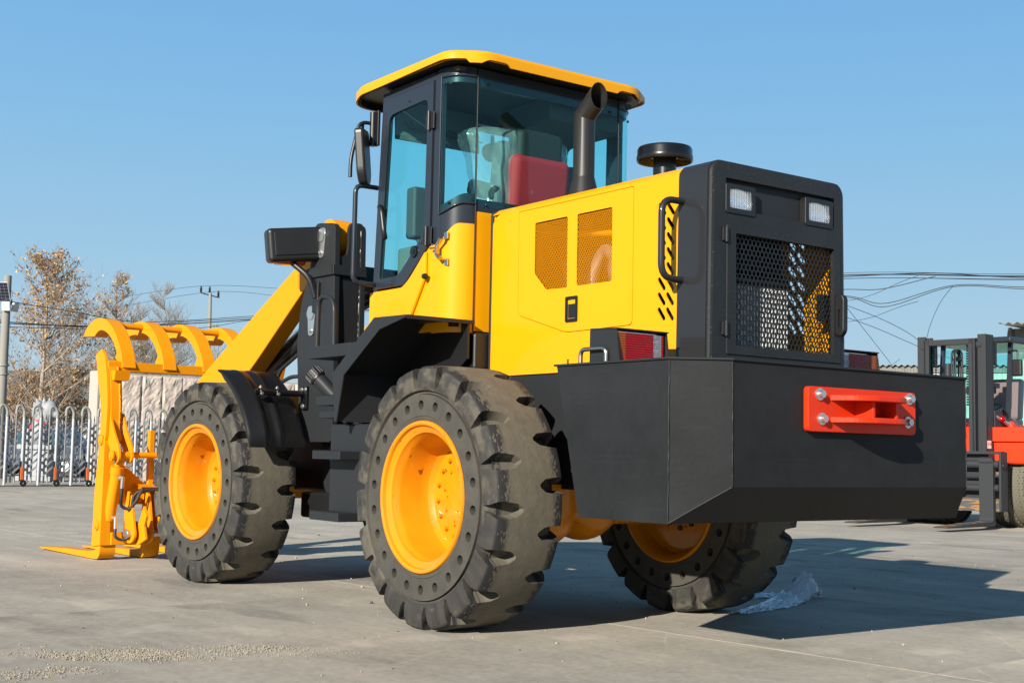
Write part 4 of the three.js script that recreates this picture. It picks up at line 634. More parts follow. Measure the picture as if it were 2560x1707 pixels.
// ---------------- log grapple and forks
{
  const XF = 4.70;
  // upright side posts
  for (const s of [-1, 1]) {
    const zz = (a, b) => s < 0 ? [-a, -b] : [b, a], dz = s > 0 ? -0.33 : 0, fr = (n, g, m) => front(n, (Array.isArray(g) ? merge(g) : g).translate(0, 0, dz), m);
    fr('fork_post', prismZ(roundPoly([[4.735, 0.93], [4.79, 0.54], [4.80, 0.10], [4.64, 0.12], [4.63, 0.55], [4.632, 0.94], [4.685, 0.985]], [0.03, 0, 0, 0, 0, 0.03, 0.03]), ...zz(0.95, 0.865), 0.005), M.yellowWork);
    // pin cheek plates of the clamp arm
    fr('clamp_side_arm', prismZ(roundPoly([[4.79, 1.676], [4.898, 1.632], [4.83, 1.42], [4.735, 1.175], [4.745, 0.96], [4.69, 0.90], [4.63, 0.945], [4.612, 1.20], [4.645, 1.40], [4.708, 1.61]], [0.01, 0.01, 0.1, 0.1, 0.05, 0.05, 0.05, 0.1, 0.1, 0.03]), ...zz(0.945, 0.92), 0.003), M.yellowWork);
    fr('clamp_arm_web', prismZ(roundPoly([[4.70, 1.585], [4.632, 1.40], [4.60, 1.20], [4.60, 1.05], [4.53, 0.95], [4.56, 0.93], [4.64, 1.04], [4.64, 1.20], [4.672, 1.40], [4.74, 1.58]], [0, 0.1, 0.1, 0.1, 0, 0, 0.1, 0.1, 0.1, 0]), ...zz(0.918, 0.845), 0.002), M.yellowWork);
    for (const z of [0.945, 0.84]) fr('clamp_cheek', prismZ(roundPoly([[4.625, 1.16], [4.55, 1.03], [4.42, 0.89], [4.40, 0.80], [4.46, 0.755], [4.53, 0.80], [4.66, 0.95], [4.68, 1.16]], [0.05, 0.08, 0.05, 0.05, 0.05, 0.05, 0.05, 0.02]), ...zz(z - 0.026, z - 0.046), 0.003), M.yellowWork);
    fr('clamp_rear_plate', prismZ(roundPoly([[4.70, 1.585], [4.632, 1.40], [4.605, 1.20], [4.61, 1.10], [4.70, 1.10], [4.72, 1.40], [4.76, 1.57]], 0.02), ...zz(0.845, 0.825), 0.003), M.yellowWork);
    fr('weld_bead', smoothTube(Array.from({ length: 40 }, (_, i) => { const t = i / 39, y = 1.53 - t * 0.45, x = y > 1.4 ? 4.632 + (y - 1.4) * 0.37 : y > 1.2 ? 4.60 + (y - 1.2) * 0.16 : 4.603; return [x - 0.002 + rr(-0.003, 0.003), y, s * (0.846 + rr(-0.002, 0.002))]; }), 0.009, 90, 6), M.yellowWork);
    for (const [x, y] of [[4.69, 0.945], [4.462, 0.825], [4.70, 0.275]]) fr('pin_boss', [cyl([x, y, s * 0.952], [x, y, s * 0.80], 0.034, 0.034, 24), cyl([x, y, s * 0.95], [x, y, s * 0.962], 0.042, 0.040, 24), hexBolt([x, y - 0.015, s * 0.962], [0, 0, s], 0.010, 0.008)], M.yellowWork);
    const cy = fr('clamp_cylinder', [cyl([4.665, 0.32, s * 0.87], [4.545, 0.70, s * 0.87], 0.046, 0.046, 28), cyl([4.550, 0.685, s * 0.87], [4.532, 0.742, s * 0.87], 0.054, 0.054, 28), cyl([4.69, 0.26, s * 0.87], [4.665, 0.335, s * 0.87], 0.036, 0.036, 20), new THREE.SphereGeometry(0.05, 20, 14).translate(4.695, 0.27, s * 0.87), cyl([4.53, 0.74, s * 0.87], [4.468, 0.82, s * 0.87], 0.03)], M.yellowWork);
    for (const gs of [[cyl([4.515, 0.655, s * 0.86], [4.475, 0.645, s * 0.85], 0.02), cyl([4.475, 0.66, s * 0.85], [4.485, 0.57, s * 0.85], 0.015)], [cyl([4.62, 0.335, s * 0.86], [4.585, 0.335, s * 0.85], 0.018), cyl([4.585, 0.34, s * 0.85], [4.58, 0.25, s * 0.85], 0.014)]]) mesh('hose_fitting', gs.map((g) => prep(g).translate(-XJ, 0, dz)), M.zinc, cy);
    fr('hose', [smoothTube([[4.485, 0.57, s * 0.85], [4.49, 0.50, s * 0.85], [4.52, 0.43, s * 0.83], [4.50, 0.41, s * 0.78], [4.46, 0.47, s * 0.74], [4.45, 0.545, s * 0.70], [4.42, 0.56, s * 0.60], [4.38, 0.56, s * 0.45]], 0.013, 60, 8), smoothTube([[4.58, 0.25, s * 0.85], [4.57, 0.19, s * 0.85], [4.55, 0.165, s * 0.80], [4.52, 0.21, s * 0.75], [4.50, 0.32, s * 0.735], [4.49, 0.42, s * 0.755], [4.475, 0.52, s * 0.745], [4.44, 0.56, s * 0.68], [4.40, 0.57, s * 0.45]], 0.013, 70, 8)], M.rubberHose);
    // gusset plate and fork bracket plates with big pin
    fr('gusset_plate', prismX([[s * 0.86, 0.76], [s * 0.80, 0.76], [s * 0.56, 0.555], [s * 0.86, 0.555]], 4.60, 4.615, 0), M.yellowWork);
    for (const z of [0.765, 0.62]) fr('bracket_plate', prismZ(roundPoly([[4.62, 0.56], [4.50, 0.52], [4.44, 0.30], [4.40, 0.20], [4.46, 0.14], [4.62, 0.14]], [0.02, 0.04, 0.08, 0.05, 0.04, 0.01]), ...zz(z, z - 0.022), 0.003), M.yellowWork);
    fr('bracket_pin', [cyl([4.50, 0.215, s * 0.79], [4.50, 0.215, s * 0.50], 0.03, 0.03), hexBolt([4.50, 0.215, s * 0.79], [0, 0, s], 0.028, 0.02)], M.zinc);
    fr('stop_plate', prismZ(roundPoly([[4.36, 0.44], [4.30, 0.36], [4.34, 0.28], [4.30, 0.18], [4.42, 0.135], [4.60, 0.12], [4.58, 0.32], [4.44, 0.30]], 0.01), ...zz(0.72, 0.70), 0.002), M.yellowWork);
  }
  // cross beams
  front('upper_beam', [box(4.68, 4.80, 1.50, 1.575, -0.925, 0.595, 0.004), prismZ([[4.58, 1.50], [4.60, 1.42], [4.72, 1.42], [4.72, 1.50]], -0.905, -0.78, 0.002), prismZ([[4.58, 1.50], [4.60, 1.42], [4.72, 1.42], [4.72, 1.50]], 0.45, 0.575, 0.002)], M.yellowWork);
  front('lower_beam', [box(4.60, 4.72, 0.44, 0.56, -0.865, 0.535, 0.006), box(4.62, 4.72, 0.12, 0.22, -0.865, 0.535, 0.006)], M.yellowWork);
  for (const [a, b] of [[-0.60, -0.45], [0.15, 0.30], [-0.25, -0.1]]) front('back_web', box(4.64, 4.655, 0.22, 0.44, a, b, 0), M.yellowWork);
  front('guard_pipe', cyl([4.46, 0.832, -0.80], [4.46, 0.832, 0.47], 0.023, 0.023), M.yellowWork);
  for (const z of [-0.605, 0.235]) front('guard_post', box(4.55, 4.60, 0.56, 1.03, z, z + 0.04, 0.003), M.yellowWork);
  front('pipe_clamp', [box(4.52, 4.62, 0.562, 0.60, -0.70, -0.52, 0.003)], M.yellowWork);
  front('steel_lines', [cyl([4.44, 0.555, -0.62], [4.40, 0.555, 0.4], 0.009), cyl([4.44, 0.575, -0.62], [4.40, 0.575, 0.4], 0.009)], M.zinc);
  front('line_ferrule', [cyl([4.445, 0.565, -0.70], [4.44, 0.565, -0.58], 0.016)], M.rubberHose);
  // curved tines
  const outer = [[4.662, 1.53], [4.700, 1.638], [4.762, 1.724], [4.85, 1.82], [4.941, 1.886], [5.053, 1.938], [5.18, 1.962], [5.32, 1.950], [5.45, 1.90], [5.53, 1.825]], innr = [[5.28, 1.812], [5.22, 1.845], [5.144, 1.858], [5.042, 1.838], [4.952, 1.797], [4.861, 1.729], [4.795, 1.651], [4.835, 1.60]];
  const curve = (l, n) => new THREE.CatmullRomCurve3(l.map((p) => V(p[0], p[1], 0))).getPoints(n).map((p) => [p.x, p.y]);
  const tine = prismZ([...curve(outer, 32), ...curve(innr.slice(0, 7), 22), innr[7], [4.835, 1.577], [4.72, 1.53]], -0.058, 0.058, 0.004);
  for (const z of [-0.757, -0.405, -0.052, 0.30]) front('grapple_tine', tine.clone().translate(0, 0, z), M.yellowWork);
  for (const z of [-0.757, -0.405, -0.052]) front('tine_tie_bar', cyl([5.13, 1.905, z + 0.058], [5.13, 1.905, z + 0.352 - 0.058], 0.026, 0.026, 20), M.yellowWork);
  // fork blades: forged L with tapered tip
  for (const z of [-0.872, -0.502, -0.125, 0.25, 0.54]) front('fork_blade', prismZ(roundPoly([[4.66, 0.30], [4.66, 0.055], [4.70, 0.008], [4.80, 0.005], [5.97, 0.012], [5.98, 0.022], [5.5, 0.045], [4.85, 0.06], [4.735, 0.085], [4.72, 0.30]], [0, 0.04, 0.03, 0.02, 0, 0, 0.1, 0.05, 0.03, 0]), z - 0.065, z + 0.065, 0.003), M.yellowWork);
}

// ================================================================ RED FORKLIFT behind the counterweight
{
  M.forkRed = phys([0.55, 0.035, 0.008], { roughness: 0.45, clearcoat: 0.3, clearcoatRoughness: 0.15, specularIntensity: 0.4 });
  M.mast = phys([0.027, 0.0285, 0.032], { roughness: 0.5, specularIntensity: 0.5, bumpMap: paintBump, bumpScale: 0.0004 });
  const rustTex = texture(256, 256, (u, v) => { const k = sm(0.52, 0.62, fbm(u * 10, v * 10, 10, 10, 5)); return [0.05 + 0.20 * k, 0.05 + 0.065 * k, 0.052 - 0.03 * k]; });
  M.rusty = std([1, 1, 1], { roughness: 0.75 }); M.rusty.map = rustTex;
  const blockTex = texture(512, 512, (u, v) => { const n = fbm(u * 30, v * 30, 30, 30, 4); return [0.075 + 0.05 * n, 0.07 + 0.046 * n, 0.05 + 0.035 * n]; });
  M.turfTyre = std([1, 1, 1], { roughness: 0.85 }); M.turfTyre.map = blockTex;
  const F = thing('forklift', 'red rough-terrain forklift with dark grey mast, standing behind the counterweight', 'forklift');
  F.position.set(5.60, 0, 11.23); F.rotation.y = 1.70;
  const fp = (n, g, m, p = F) => mesh(n, g, m, p);
  // mast: two outer channels, two inner channels, top and lower cross members
  for (const s of [-1, 1]) {
    fp('mast_channel', [box(-0.45, -0.22, 0.35, 2.70, s * 0.52, s * 0.48, 0.004), box(-0.25, -0.215, 0.35, 2.70, s * 0.52, s * 0.40, 0.003), box(-0.455, -0.42, 0.35, 2.70, s * 0.52, s * 0.40, 0.003)], M.mast);
    fp('inner_mast_channel', [box(-0.30, -0.14, 0.30, 2.64, s * 0.385, s * 0.35, 0.004), box(-0.16, -0.14, 0.30, 2.64, s * 0.395, s * 0.30, 0.003)], M.mast);
    fp('mast_roller', cyl([-0.26, 2.55, s * 0.385], [-0.26, 2.55, s * 0.46], 0.06), M.mast);
    fp('mast_bracket', [box(-0.62, -0.455, 2.28, 2.62, s * 0.49, s * 0.42, 0.006)], M.mast);
    fp('mast_shelf', [box(-0.70, -0.455, 1.96, 2.03, s * 0.49, s * 0.34, 0.004), box(-0.65, -0.50, 1.88, 1.96, s * 0.46, s * 0.38, 0.004)], M.mast);
    fp('side_lamp_box', box(-0.70, -0.455, 1.40, 1.64, s * 0.53, s * 0.43, 0.008), M.mast);
    fp('side_lamp', new THREE.SphereGeometry(0.055, 20, 14).translate(-0.62, 1.52, s * 0.545), M.redLens);
    fp('mast_bracket', box(-0.72, -0.455, 0.96, 1.12, s * 0.50, s * 0.43, 0.006), M.mast);
    const c = fp('warning_label', box(-0.352, -0.298, 1.10, 1.21, s * 0.5215, s * 0.5232, 0), std([0.62, 0.6, 0.58], { roughness: 0.5 }));
    mesh('warning_sign', [new THREE.TorusGeometry(0.016, 0.003, 8, 20).translate(-0.325, 1.165, s * 0.5245), bar([-0.336, 1.154, s * 0.5245], [-0.314, 1.176, s * 0.5245], 0.003, 0.002)], M.red, c);
    const c2 = fp('warning_label', box(-0.292, -0.238, 1.10, 1.21, s * 0.5215, s * 0.5232, 0), std([0.62, 0.6, 0.58], { roughness: 0.5 }));
    mesh('warning_sign', [new THREE.TorusGeometry(0.016, 0.003, 8, 20).translate(-0.265, 1.165, s * 0.5245), bar([-0.276, 1.154, s * 0.5245], [-0.254, 1.176, s * 0.5245], 0.003, 0.002)], M.red, c2);
    // chain with links, hose pulley
    for (let k = 0; k < 26; k++) fp('chain_link', box(-0.245, -0.215, 1.70 + k * 0.036, 1.70 + k * 0.036 + 0.026, s * 0.24 - 0.012, s * 0.24 + 0.012, 0.003), M.black);
    // tilt cylinder
    fp('tilt_cylinder', cyl([-1.30, 1.18, s * 0.62], [-0.80, 1.44, s * 0.58], 0.062), M.forkRed); fp('tilt_rod', cyl([-0.80, 1.44, s * 0.58], [-0.50, 1.56, s * 0.50], 0.03), M.zinc);
    // fork: upright shank and tapered blade
    const z0 = s < 0 ? -0.76 : 0.56;
    const fk = fp('fork', prismZ(roundPoly([[0.03, 0.95], [0.03, 0.075], [0.06, 0.045], [1.36, 0.05], [1.36, 0.062], [0.7, 0.09], [0.12, 0.11], [0.10, 0.14], [0.10, 0.95]], [0.01, 0.02, 0.02, 0, 0, 0.1, 0.03, 0.02, 0.02]), z0, z0 + 0.20, 0.004), M.mast);
    mesh('fork_blade_wear', prismZ([[0.13, 0.1105], [0.7, 0.0925], [1.355, 0.0645], [1.355, 0.0665], [0.7, 0.0945], [0.13, 0.1125]], z0 + 0.003, z0 + 0.197, 0), M.rusty, fk);
    mesh('fork_hook', cyl([0.065, 0.93, z0 + 0.006], [0.065, 0.93, z0 + 0.194], 0.05), M.mast, fk);
    // front tyre with tread blocks
    const w = new THREE.Group(); w.name = 'front_wheel'; F.add(w); w.position.set(-1.08, 0.58, s * 0.98);
    mesh('tyre', lathe([[0.28, -0.18], [0.36, -0.205], [0.50, -0.20], [0.555, -0.17], [0.563, -0.1], [0.565, 0], [0.563, 0.1], [0.555, 0.17], [0.50, 0.20], [0.36, 0.205], [0.28, 0.18]], 'z', 64), M.turfTyre, w);
    mesh('rim', lathe([[0.06, -0.06], [0.2, -0.05], [0.24, -0.10], [0.27, -0.17], [0.30, -0.185], [0.30, 0.185]], 'z', 40), M.forkRed, w);
    const block = roundPoly([[-0.05, 0], [-0.026, 0.036], [0.026, 0.036], [0.05, 0], [0.026, -0.036], [-0.026, -0.036]], 0.008), bl = prismZ(block, 0, 0.028, 0.005), gs = [];
    for (let k = 0; k < 44; k++) for (let q = 0; q < 6; q++) { const t = (k + (q % 2) * 0.5) / 44 * 2 * PI, zc = -0.185 + q * 0.074, g = bl.clone(); g.rotateX(PI / 2).rotateX(PI); g.applyMatrix4(new THREE.Matrix4().makeRotationZ(t - PI / 2).multiply(new THREE.Matrix4().makeTranslation(0, 0.558 - (q === 0 || q === 5 ? 0.016 : 0), zc))); gs.push(g.rotateY(0)); }
    const tr = mesh('tread_blocks', gs, M.turfTyre, w); tr.userData.kind = 'stuff';
    const w2 = w.clone(); w2.position.z = s * 0.56; F.add(w2);
    // fender arch
    fp('front_fender', prismZ(roundPoly([[-0.46, 0.90], [-0.44, 1.22], [-0.60, 1.36], [-1.80, 1.36], [-1.85, 0.8], [-1.78, 0.8], [-1.72, 1.0], [-1.48, 1.20], [-1.08, 1.27], [-0.76, 1.17], [-0.58, 1.0], [-0.53, 0.88]], 0.03), s < 0 ? -1.12 : 0.45, s < 0 ? -0.45 : 1.12, 0.008), M.forkRed);
  }
  fp('mast_top_member', box(-0.20, -0.14, 2.56, 2.64, -0.35, 0.35, 0.004), M.mast);
  fp('mast_rear_member', box(-0.40, -0.36, 1.88, 1.96, -0.46, 0.46, 0.004), M.mast);
  fp('mast_lower_member', box(-0.40, -0.36, 0.5, 0.7, -0.46, 0.46, 0.004), M.mast);
  fp('hose_pulley', [new THREE.TorusGeometry(0.10, 0.016, 10, 30).translate(-0.20, 2.36, -0.10), cyl([-0.20, 2.36, -0.13], [-0.20, 2.36, -0.06], 0.035)], M.black);
  for (const z of [-0.13, -0.10, -0.07]) fp('mast_hose', pipe([[-0.10, 1.6, z], [-0.10, 2.45, z], [-0.20, 2.50, z], [-0.30, 2.45, z], [-0.30, 1.6, z]], 0.012, 0.09), M.rubberHose);
  fp('lift_cylinder', cyl([-0.22, 0.4, 0.05], [-0.22, 2.30, 0.05], 0.045), M.mast);
  // carriage: top and bottom shafts, plates, side plates
  fp('carriage_frame', [box(-0.13, 0.02, 1.02, 1.06, -0.83, 0.83, 0.004), box(-0.12, -0.09, 0.24, 1.02, -0.60, 0.60, 0.004)], M.mast);
  for (const [y, r] of [[0.88, 0.055], [0.72, 0.018], [0.56, 0.05]]) fp('carriage_shaft', cyl([0.02, y, -0.82], [0.02, y, 0.82], r), M.mast);
  for (const s of [-1, 1]) { const pl = fp('carriage_side_plate', prismZ([[-0.13, 0.25], [0.07, 0.25], [0.07, 1.05], [-0.13, 1.05]], s < 0 ? -0.86 : 0.83, s < 0 ? -0.83 : 0.86, 0.004), M.mast); mesh('plate_bolt', [cyl([-0.03, 0.86, s * 0.86], [-0.03, 0.86, s * 0.875], 0.05, 0.048, 24)], M.black, pl); }
  fp('carriage_lower_plate', box(-0.02, 0.0, 0.24, 0.42, -0.82, 0.82, 0.003), M.rusty);
  fp('carriage_hose', [smoothTube([[0.0, 0.5, -0.3], [0.06, 0.44, -0.2], [0.06, 0.43, 0.05], [0.0, 0.5, 0.2]], 0.016, 30, 8)], M.rubberHose);
  // body, cowl, cab
  fp('body', [prismZ(roundPoly([[-0.50, 0.55], [-0.50, 1.05], [-0.66, 1.40], [-1.05, 1.56], [-1.30, 1.46], [-2.9, 1.40], [-3.1, 1.25], [-3.1, 0.55]], [0.02, 0.05, 0.08, 0.08, 0.05, 0.1, 0.08, 0.1]), -0.50, 0.50, 0.02)], M.forkRed);
  fp('rear_counterweight', prismZ(roundPoly([[-2.5, 0.45], [-2.5, 1.28], [-3.15, 1.25], [-3.25, 0.9], [-3.2, 0.45]], 0.12), -0.72, 0.72, 0.05), M.forkRed);
  fp('fender_edge', prismZ(roundPoly([[-0.435, 1.20], [-0.40, 1.20], [-0.40, 1.40], [-0.60, 1.40], [-0.60, 1.365]], 0.012), -1.13, -0.45, 0.004), M.forkRed);
  for (const z of [-0.50, -0.46]) fp('tilt_hose', smoothTube([[-0.95, 1.40, z], [-0.78, 1.62, z - 0.04], [-0.66, 1.66, z - 0.03], [-0.60, 1.50, z], [-0.58, 1.10, z + 0.02]], 0.014, 30, 8), M.rubberHose);
  fp('head_lamp', [cyl([-0.44, 1.22, -1.03], [-0.40, 1.22, -1.03], 0.07, 0.065, 24)], M.clearLens);
  fp('front_work_light', [new RoundedBoxGeometry(0.05, 0.16, 0.09, 3, 0.02).translate(-0.47, 1.10, -1.0)], M.clearLens);
  for (const [x, z] of [[-0.95, -0.52], [-0.95, 0.52], [-2.35, -0.56], [-2.35, 0.56]]) fp('cab_post', bar([x + 0.10, 1.25, z], [x - 0.03, 2.62, z], 0.055, 0.055), M.cabPaint);
  fp('cab_roof', new RoundedBoxGeometry(1.75, 0.09, 1.25, 3, 0.03).translate(-1.65, 2.66, 0), M.cabPaint);
  fp('cab_front_window', prismZ([[-0.86, 1.35], [-0.855, 1.35], [-0.965, 2.60], [-0.97, 2.60]], -0.50, 0.50), M.glass);
  for (const s of [-1, 1]) fp('cab_side_window', prismZ([[-0.90, 1.40], [-1.0, 2.58], [-2.34, 2.58], [-2.28, 1.40]], s * 0.55, s * 0.55 + 0.005), M.glass);
  fp('cab_rear_window', box(-2.36, -2.355, 1.5, 2.58, -0.52, 0.52, 0), M.glass);
  fp('dashboard', prismZ(roundPoly([[-0.95, 1.30], [-0.93, 1.50], [-1.10, 1.56], [-1.16, 1.30]], 0.03), -0.45, 0.45, 0.01), M.black);
  fp('steering_wheel', [new THREE.TorusGeometry(0.18, 0.016, 10, 36).rotateX(PI / 2).rotateZ(-0.4).translate(-1.28, 1.70, -0.02), cyl([-1.1, 1.48, -0.02], [-1.28, 1.70, -0.02], 0.03)], M.black);
  fp('seat', [new RoundedBoxGeometry(0.5, 0.14, 0.5, 4, 0.05).translate(-1.72, 1.50, 0), new RoundedBoxGeometry(0.14, 0.62, 0.48, 4, 0.05).rotateZ(0.12).translate(-1.95, 1.86, 0)], std([0.35, 0.10, 0.10], { roughness: 0.4 }));
  fp('mirror', new RoundedBoxGeometry(0.07, 0.24, 0.15, 4, 0.025).translate(-0.80, 2.25, -0.70), M.black);
  fp('mirror_arm', pipe([[-0.90, 2.50, -0.52], [-0.82, 2.50, -0.70], [-0.80, 2.35, -0.70]], 0.012, 0.04), M.black);
  for (const s of [-1, 1]) { const w = new THREE.Group(); w.name = 'rear_wheel'; F.add(w); w.position.set(-2.75, 0.42, s * 0.62); mesh('tyre', lathe([[0.2, -0.12], [0.36, -0.14], [0.41, -0.10], [0.42, 0], [0.41, 0.1], [0.36, 0.14], [0.2, 0.12]], 'z', 48), M.turfTyre, w); mesh('rim', lathe([[0.02, -0.04], [0.15, -0.04], [0.2, -0.11], [0.22, -0.12], [0.22, 0.12]], 'z', 32), M.forkRed, w); }
}

// ================================================================ folding gate across the yard
{
  const G = thing('folding_gate', 'silver retractable folding gate with arched hook posts, closing the yard', 'gate');
  const X = 23.2, p = 0.352;
  M.gateBright = std([0.46, 0.47, 0.49], { roughness: 0.35, metalness: 0.35 }); M.gateGrey = std([0.19, 0.19, 0.195], { roughness: 0.45, metalness: 0.35 }); M.gateCap = std([0.20, 0.205, 0.19], { roughness: 0.6 }); M.gateLight = std([0.30, 0.30, 0.305], { roughness: 0.4, metalness: 0.4 }); M.orange = std([0.45, 0.09, 0.015], { roughness: 0.5 });
  const post = cyl([0, 0.03, 0], [0, 1.52, 0], 0.028, 0.028, 14), hook = merge([smoothTube([[0, 1.50, 0], [0, 1.60, 0], [0, 1.70, -0.045], [0.0, 1.725, -0.095], [0, 1.69, -0.145], [0, 1.62, -0.16], [0, 1.56, -0.16]], 0.03, 26, 10), cyl([0, 1.48, 0], [0, 1.53, 0], 0.034), cyl([0, 1.54, -0.16], [0, 1.58, -0.16], 0.034)]), leg = cyl([0, 0.6, -0.16], [0, 1.56, -0.16], 0.017, 0.017, 10);
  const picket = cyl([0, 0.08, 0], [0, 1.44, 0], 0.020, 0.020, 8), spike = cyl([0, 1.44, 0], [0, 1.56, 0], 0.016, 0.003, 8), back = cyl([0, 0.06, 0], [0, 1.44, 0], 0.02, 0.02, 10);
  const sl = Math.hypot(p, 0.20), lat = new THREE.BoxGeometry(0.022, 0.034, 0.27), latB = new THREE.BoxGeometry(0.02, 0.03, 0.30);
  for (let k = 0; k < 16; k++) {
    const z = 2.30 + k * p, put = (n, g, m, x, zz) => { const o = mesh(n, g, m, G); o.position.set(x, 0, zz); return o; };
    const o = put('hook_post', post, M.gateBright, X, z); mesh('arched_cap', hook, M.gateCap, o); mesh('rear_leg', leg, M.gateGrey, o);
    for (const dz of [0.045, 0.105, 0.185, 0.265]) { const q = put('picket', picket, M.gateLight, X + 0.22, z + dz); mesh('spike', spike, M.black, q); }
    put('rear_post', back, M.gateLight, X + 0.42, z + 0.14);
    for (const y of [0.30, 0.45, 0.60, 0.92, 1.07, 1.22]) for (const [dx, dz, sg, g, m] of [[0.06, 0.09, -1, lat, M.gateLight], [0.06, 0.25, -1, lat, M.gateLight], [0.33, 0.17, 1, latB, M.gateGrey]]) { const b = mesh('lattice_bar', g, m, G); b.position.set(X + dx, y + 0.06, z + dz); b.rotation.x = sg * 0.72; }
    if (k % 2 === 0) { const c = put('caster', cyl([-0.05, 0.075, -0.012], [-0.05, 0.075, 0.012], 0.0, 0.0, 3), M.black, X - 0.02, z); c.geometry = lathe([[0.02, -0.02], [0.07, -0.02], [0.075, 0], [0.07, 0.02], [0.02, 0.02]], 'x', 24).rotateY(0).translate(-0.03, 0.075, 0.03); mesh('caster_guard', box(-0.03, 0.03, 0.14, 0.42, -0.035, 0.03, 0.012), M.orange, c); mesh('caster_bracket', box(-0.02, 0.03, 0.12, 0.55, -0.05, -0.03, 0.004), M.black, c); }
  }
}
// ================================================================ stone wall with split-face panels
{
  const W = thing('stone_wall', 'low wall faced with rough pink granite panels, behind the gate', 'wall');
  const graniteTex = texture(512, 512, (u, v) => { const n = fbm(u * 60, v * 60, 60, 60, 4), b = fbm(u * 7, v * 7, 7, 7, 3), k = 0.46 + 0.26 * (n - 0.5) + 0.14 * (b - 0.5); return [k * 1.12, k * 0.92, k * 0.78]; });
  M.granite = std([1, 1, 1], { roughness: 0.9 }); M.granite.map = graniteTex; M.sawn = std([0.34, 0.31, 0.275], { roughness: 0.85 }); M.joint = std([0.46, 0.36, 0.25], { roughness: 0.9 });
  W.position.set(24.91, 0, 5.89); W.rotation.y = Math.atan2(-0.998, 0.06); // local x runs along the wall, local z faces the yard
  mesh('core', box(0.0, 6.0, 0, 2.60, -0.004, -0.45, 0.002), M.joint, W);
  mesh('end_slab', box(-0.05, -0.002, 0, 2.66, 0.03, -0.46, 0.006), M.sawn, W);
  mesh('coping', box(0.0, 6.0, 2.601, 2.63, -0.03, -0.455, 0.006), M.sawn, W);
  for (let k = 0; k < 11; k++) for (let row = 0; row < 2; row++) {
    const w = 0.50, nx = 28, ny = 60, g = new THREE.PlaneGeometry(w, 1.295, nx, ny), p = g.attributes.position, uv = g.attributes.uv;
    for (let i = 0; i < p.count; i++) { const x = p.getX(i), y = p.getY(i), e = Math.min(1, Math.min((w / 2 - Math.abs(x)) / 0.05, row ? (y > 0 ? (0.6475 - y) / 0.05 : 1) : (y < 0 ? (0.6475 + y) / 0.05 : 1))); const yy = y + row * 1.3, n = fbm((x + k * 3) * 5 + 50, yy * 5 + 50, 999, 999, 5), f = Math.abs(fbm((x + k * 5) * 9 + 20, (yy - x) * 7 + 90, 999, 999, 3) - 0.5); p.setZ(i, 0.02 + e * (0.065 * (n - 0.30) + 0.03 * f)); uv.setXY(i, x + k * 0.37, yy); }
    g.computeVertexNormals(); const gg = merge([toCreasedNormals(g, 0.5), new THREE.BoxGeometry(w, 1.295, 0.05).translate(0, 0, -0.012)]).translate(0.262 + k * 0.525, 0.655 + row * 1.2965, 0);
    mesh('granite_panel', gg, M.granite, W);
  }
}
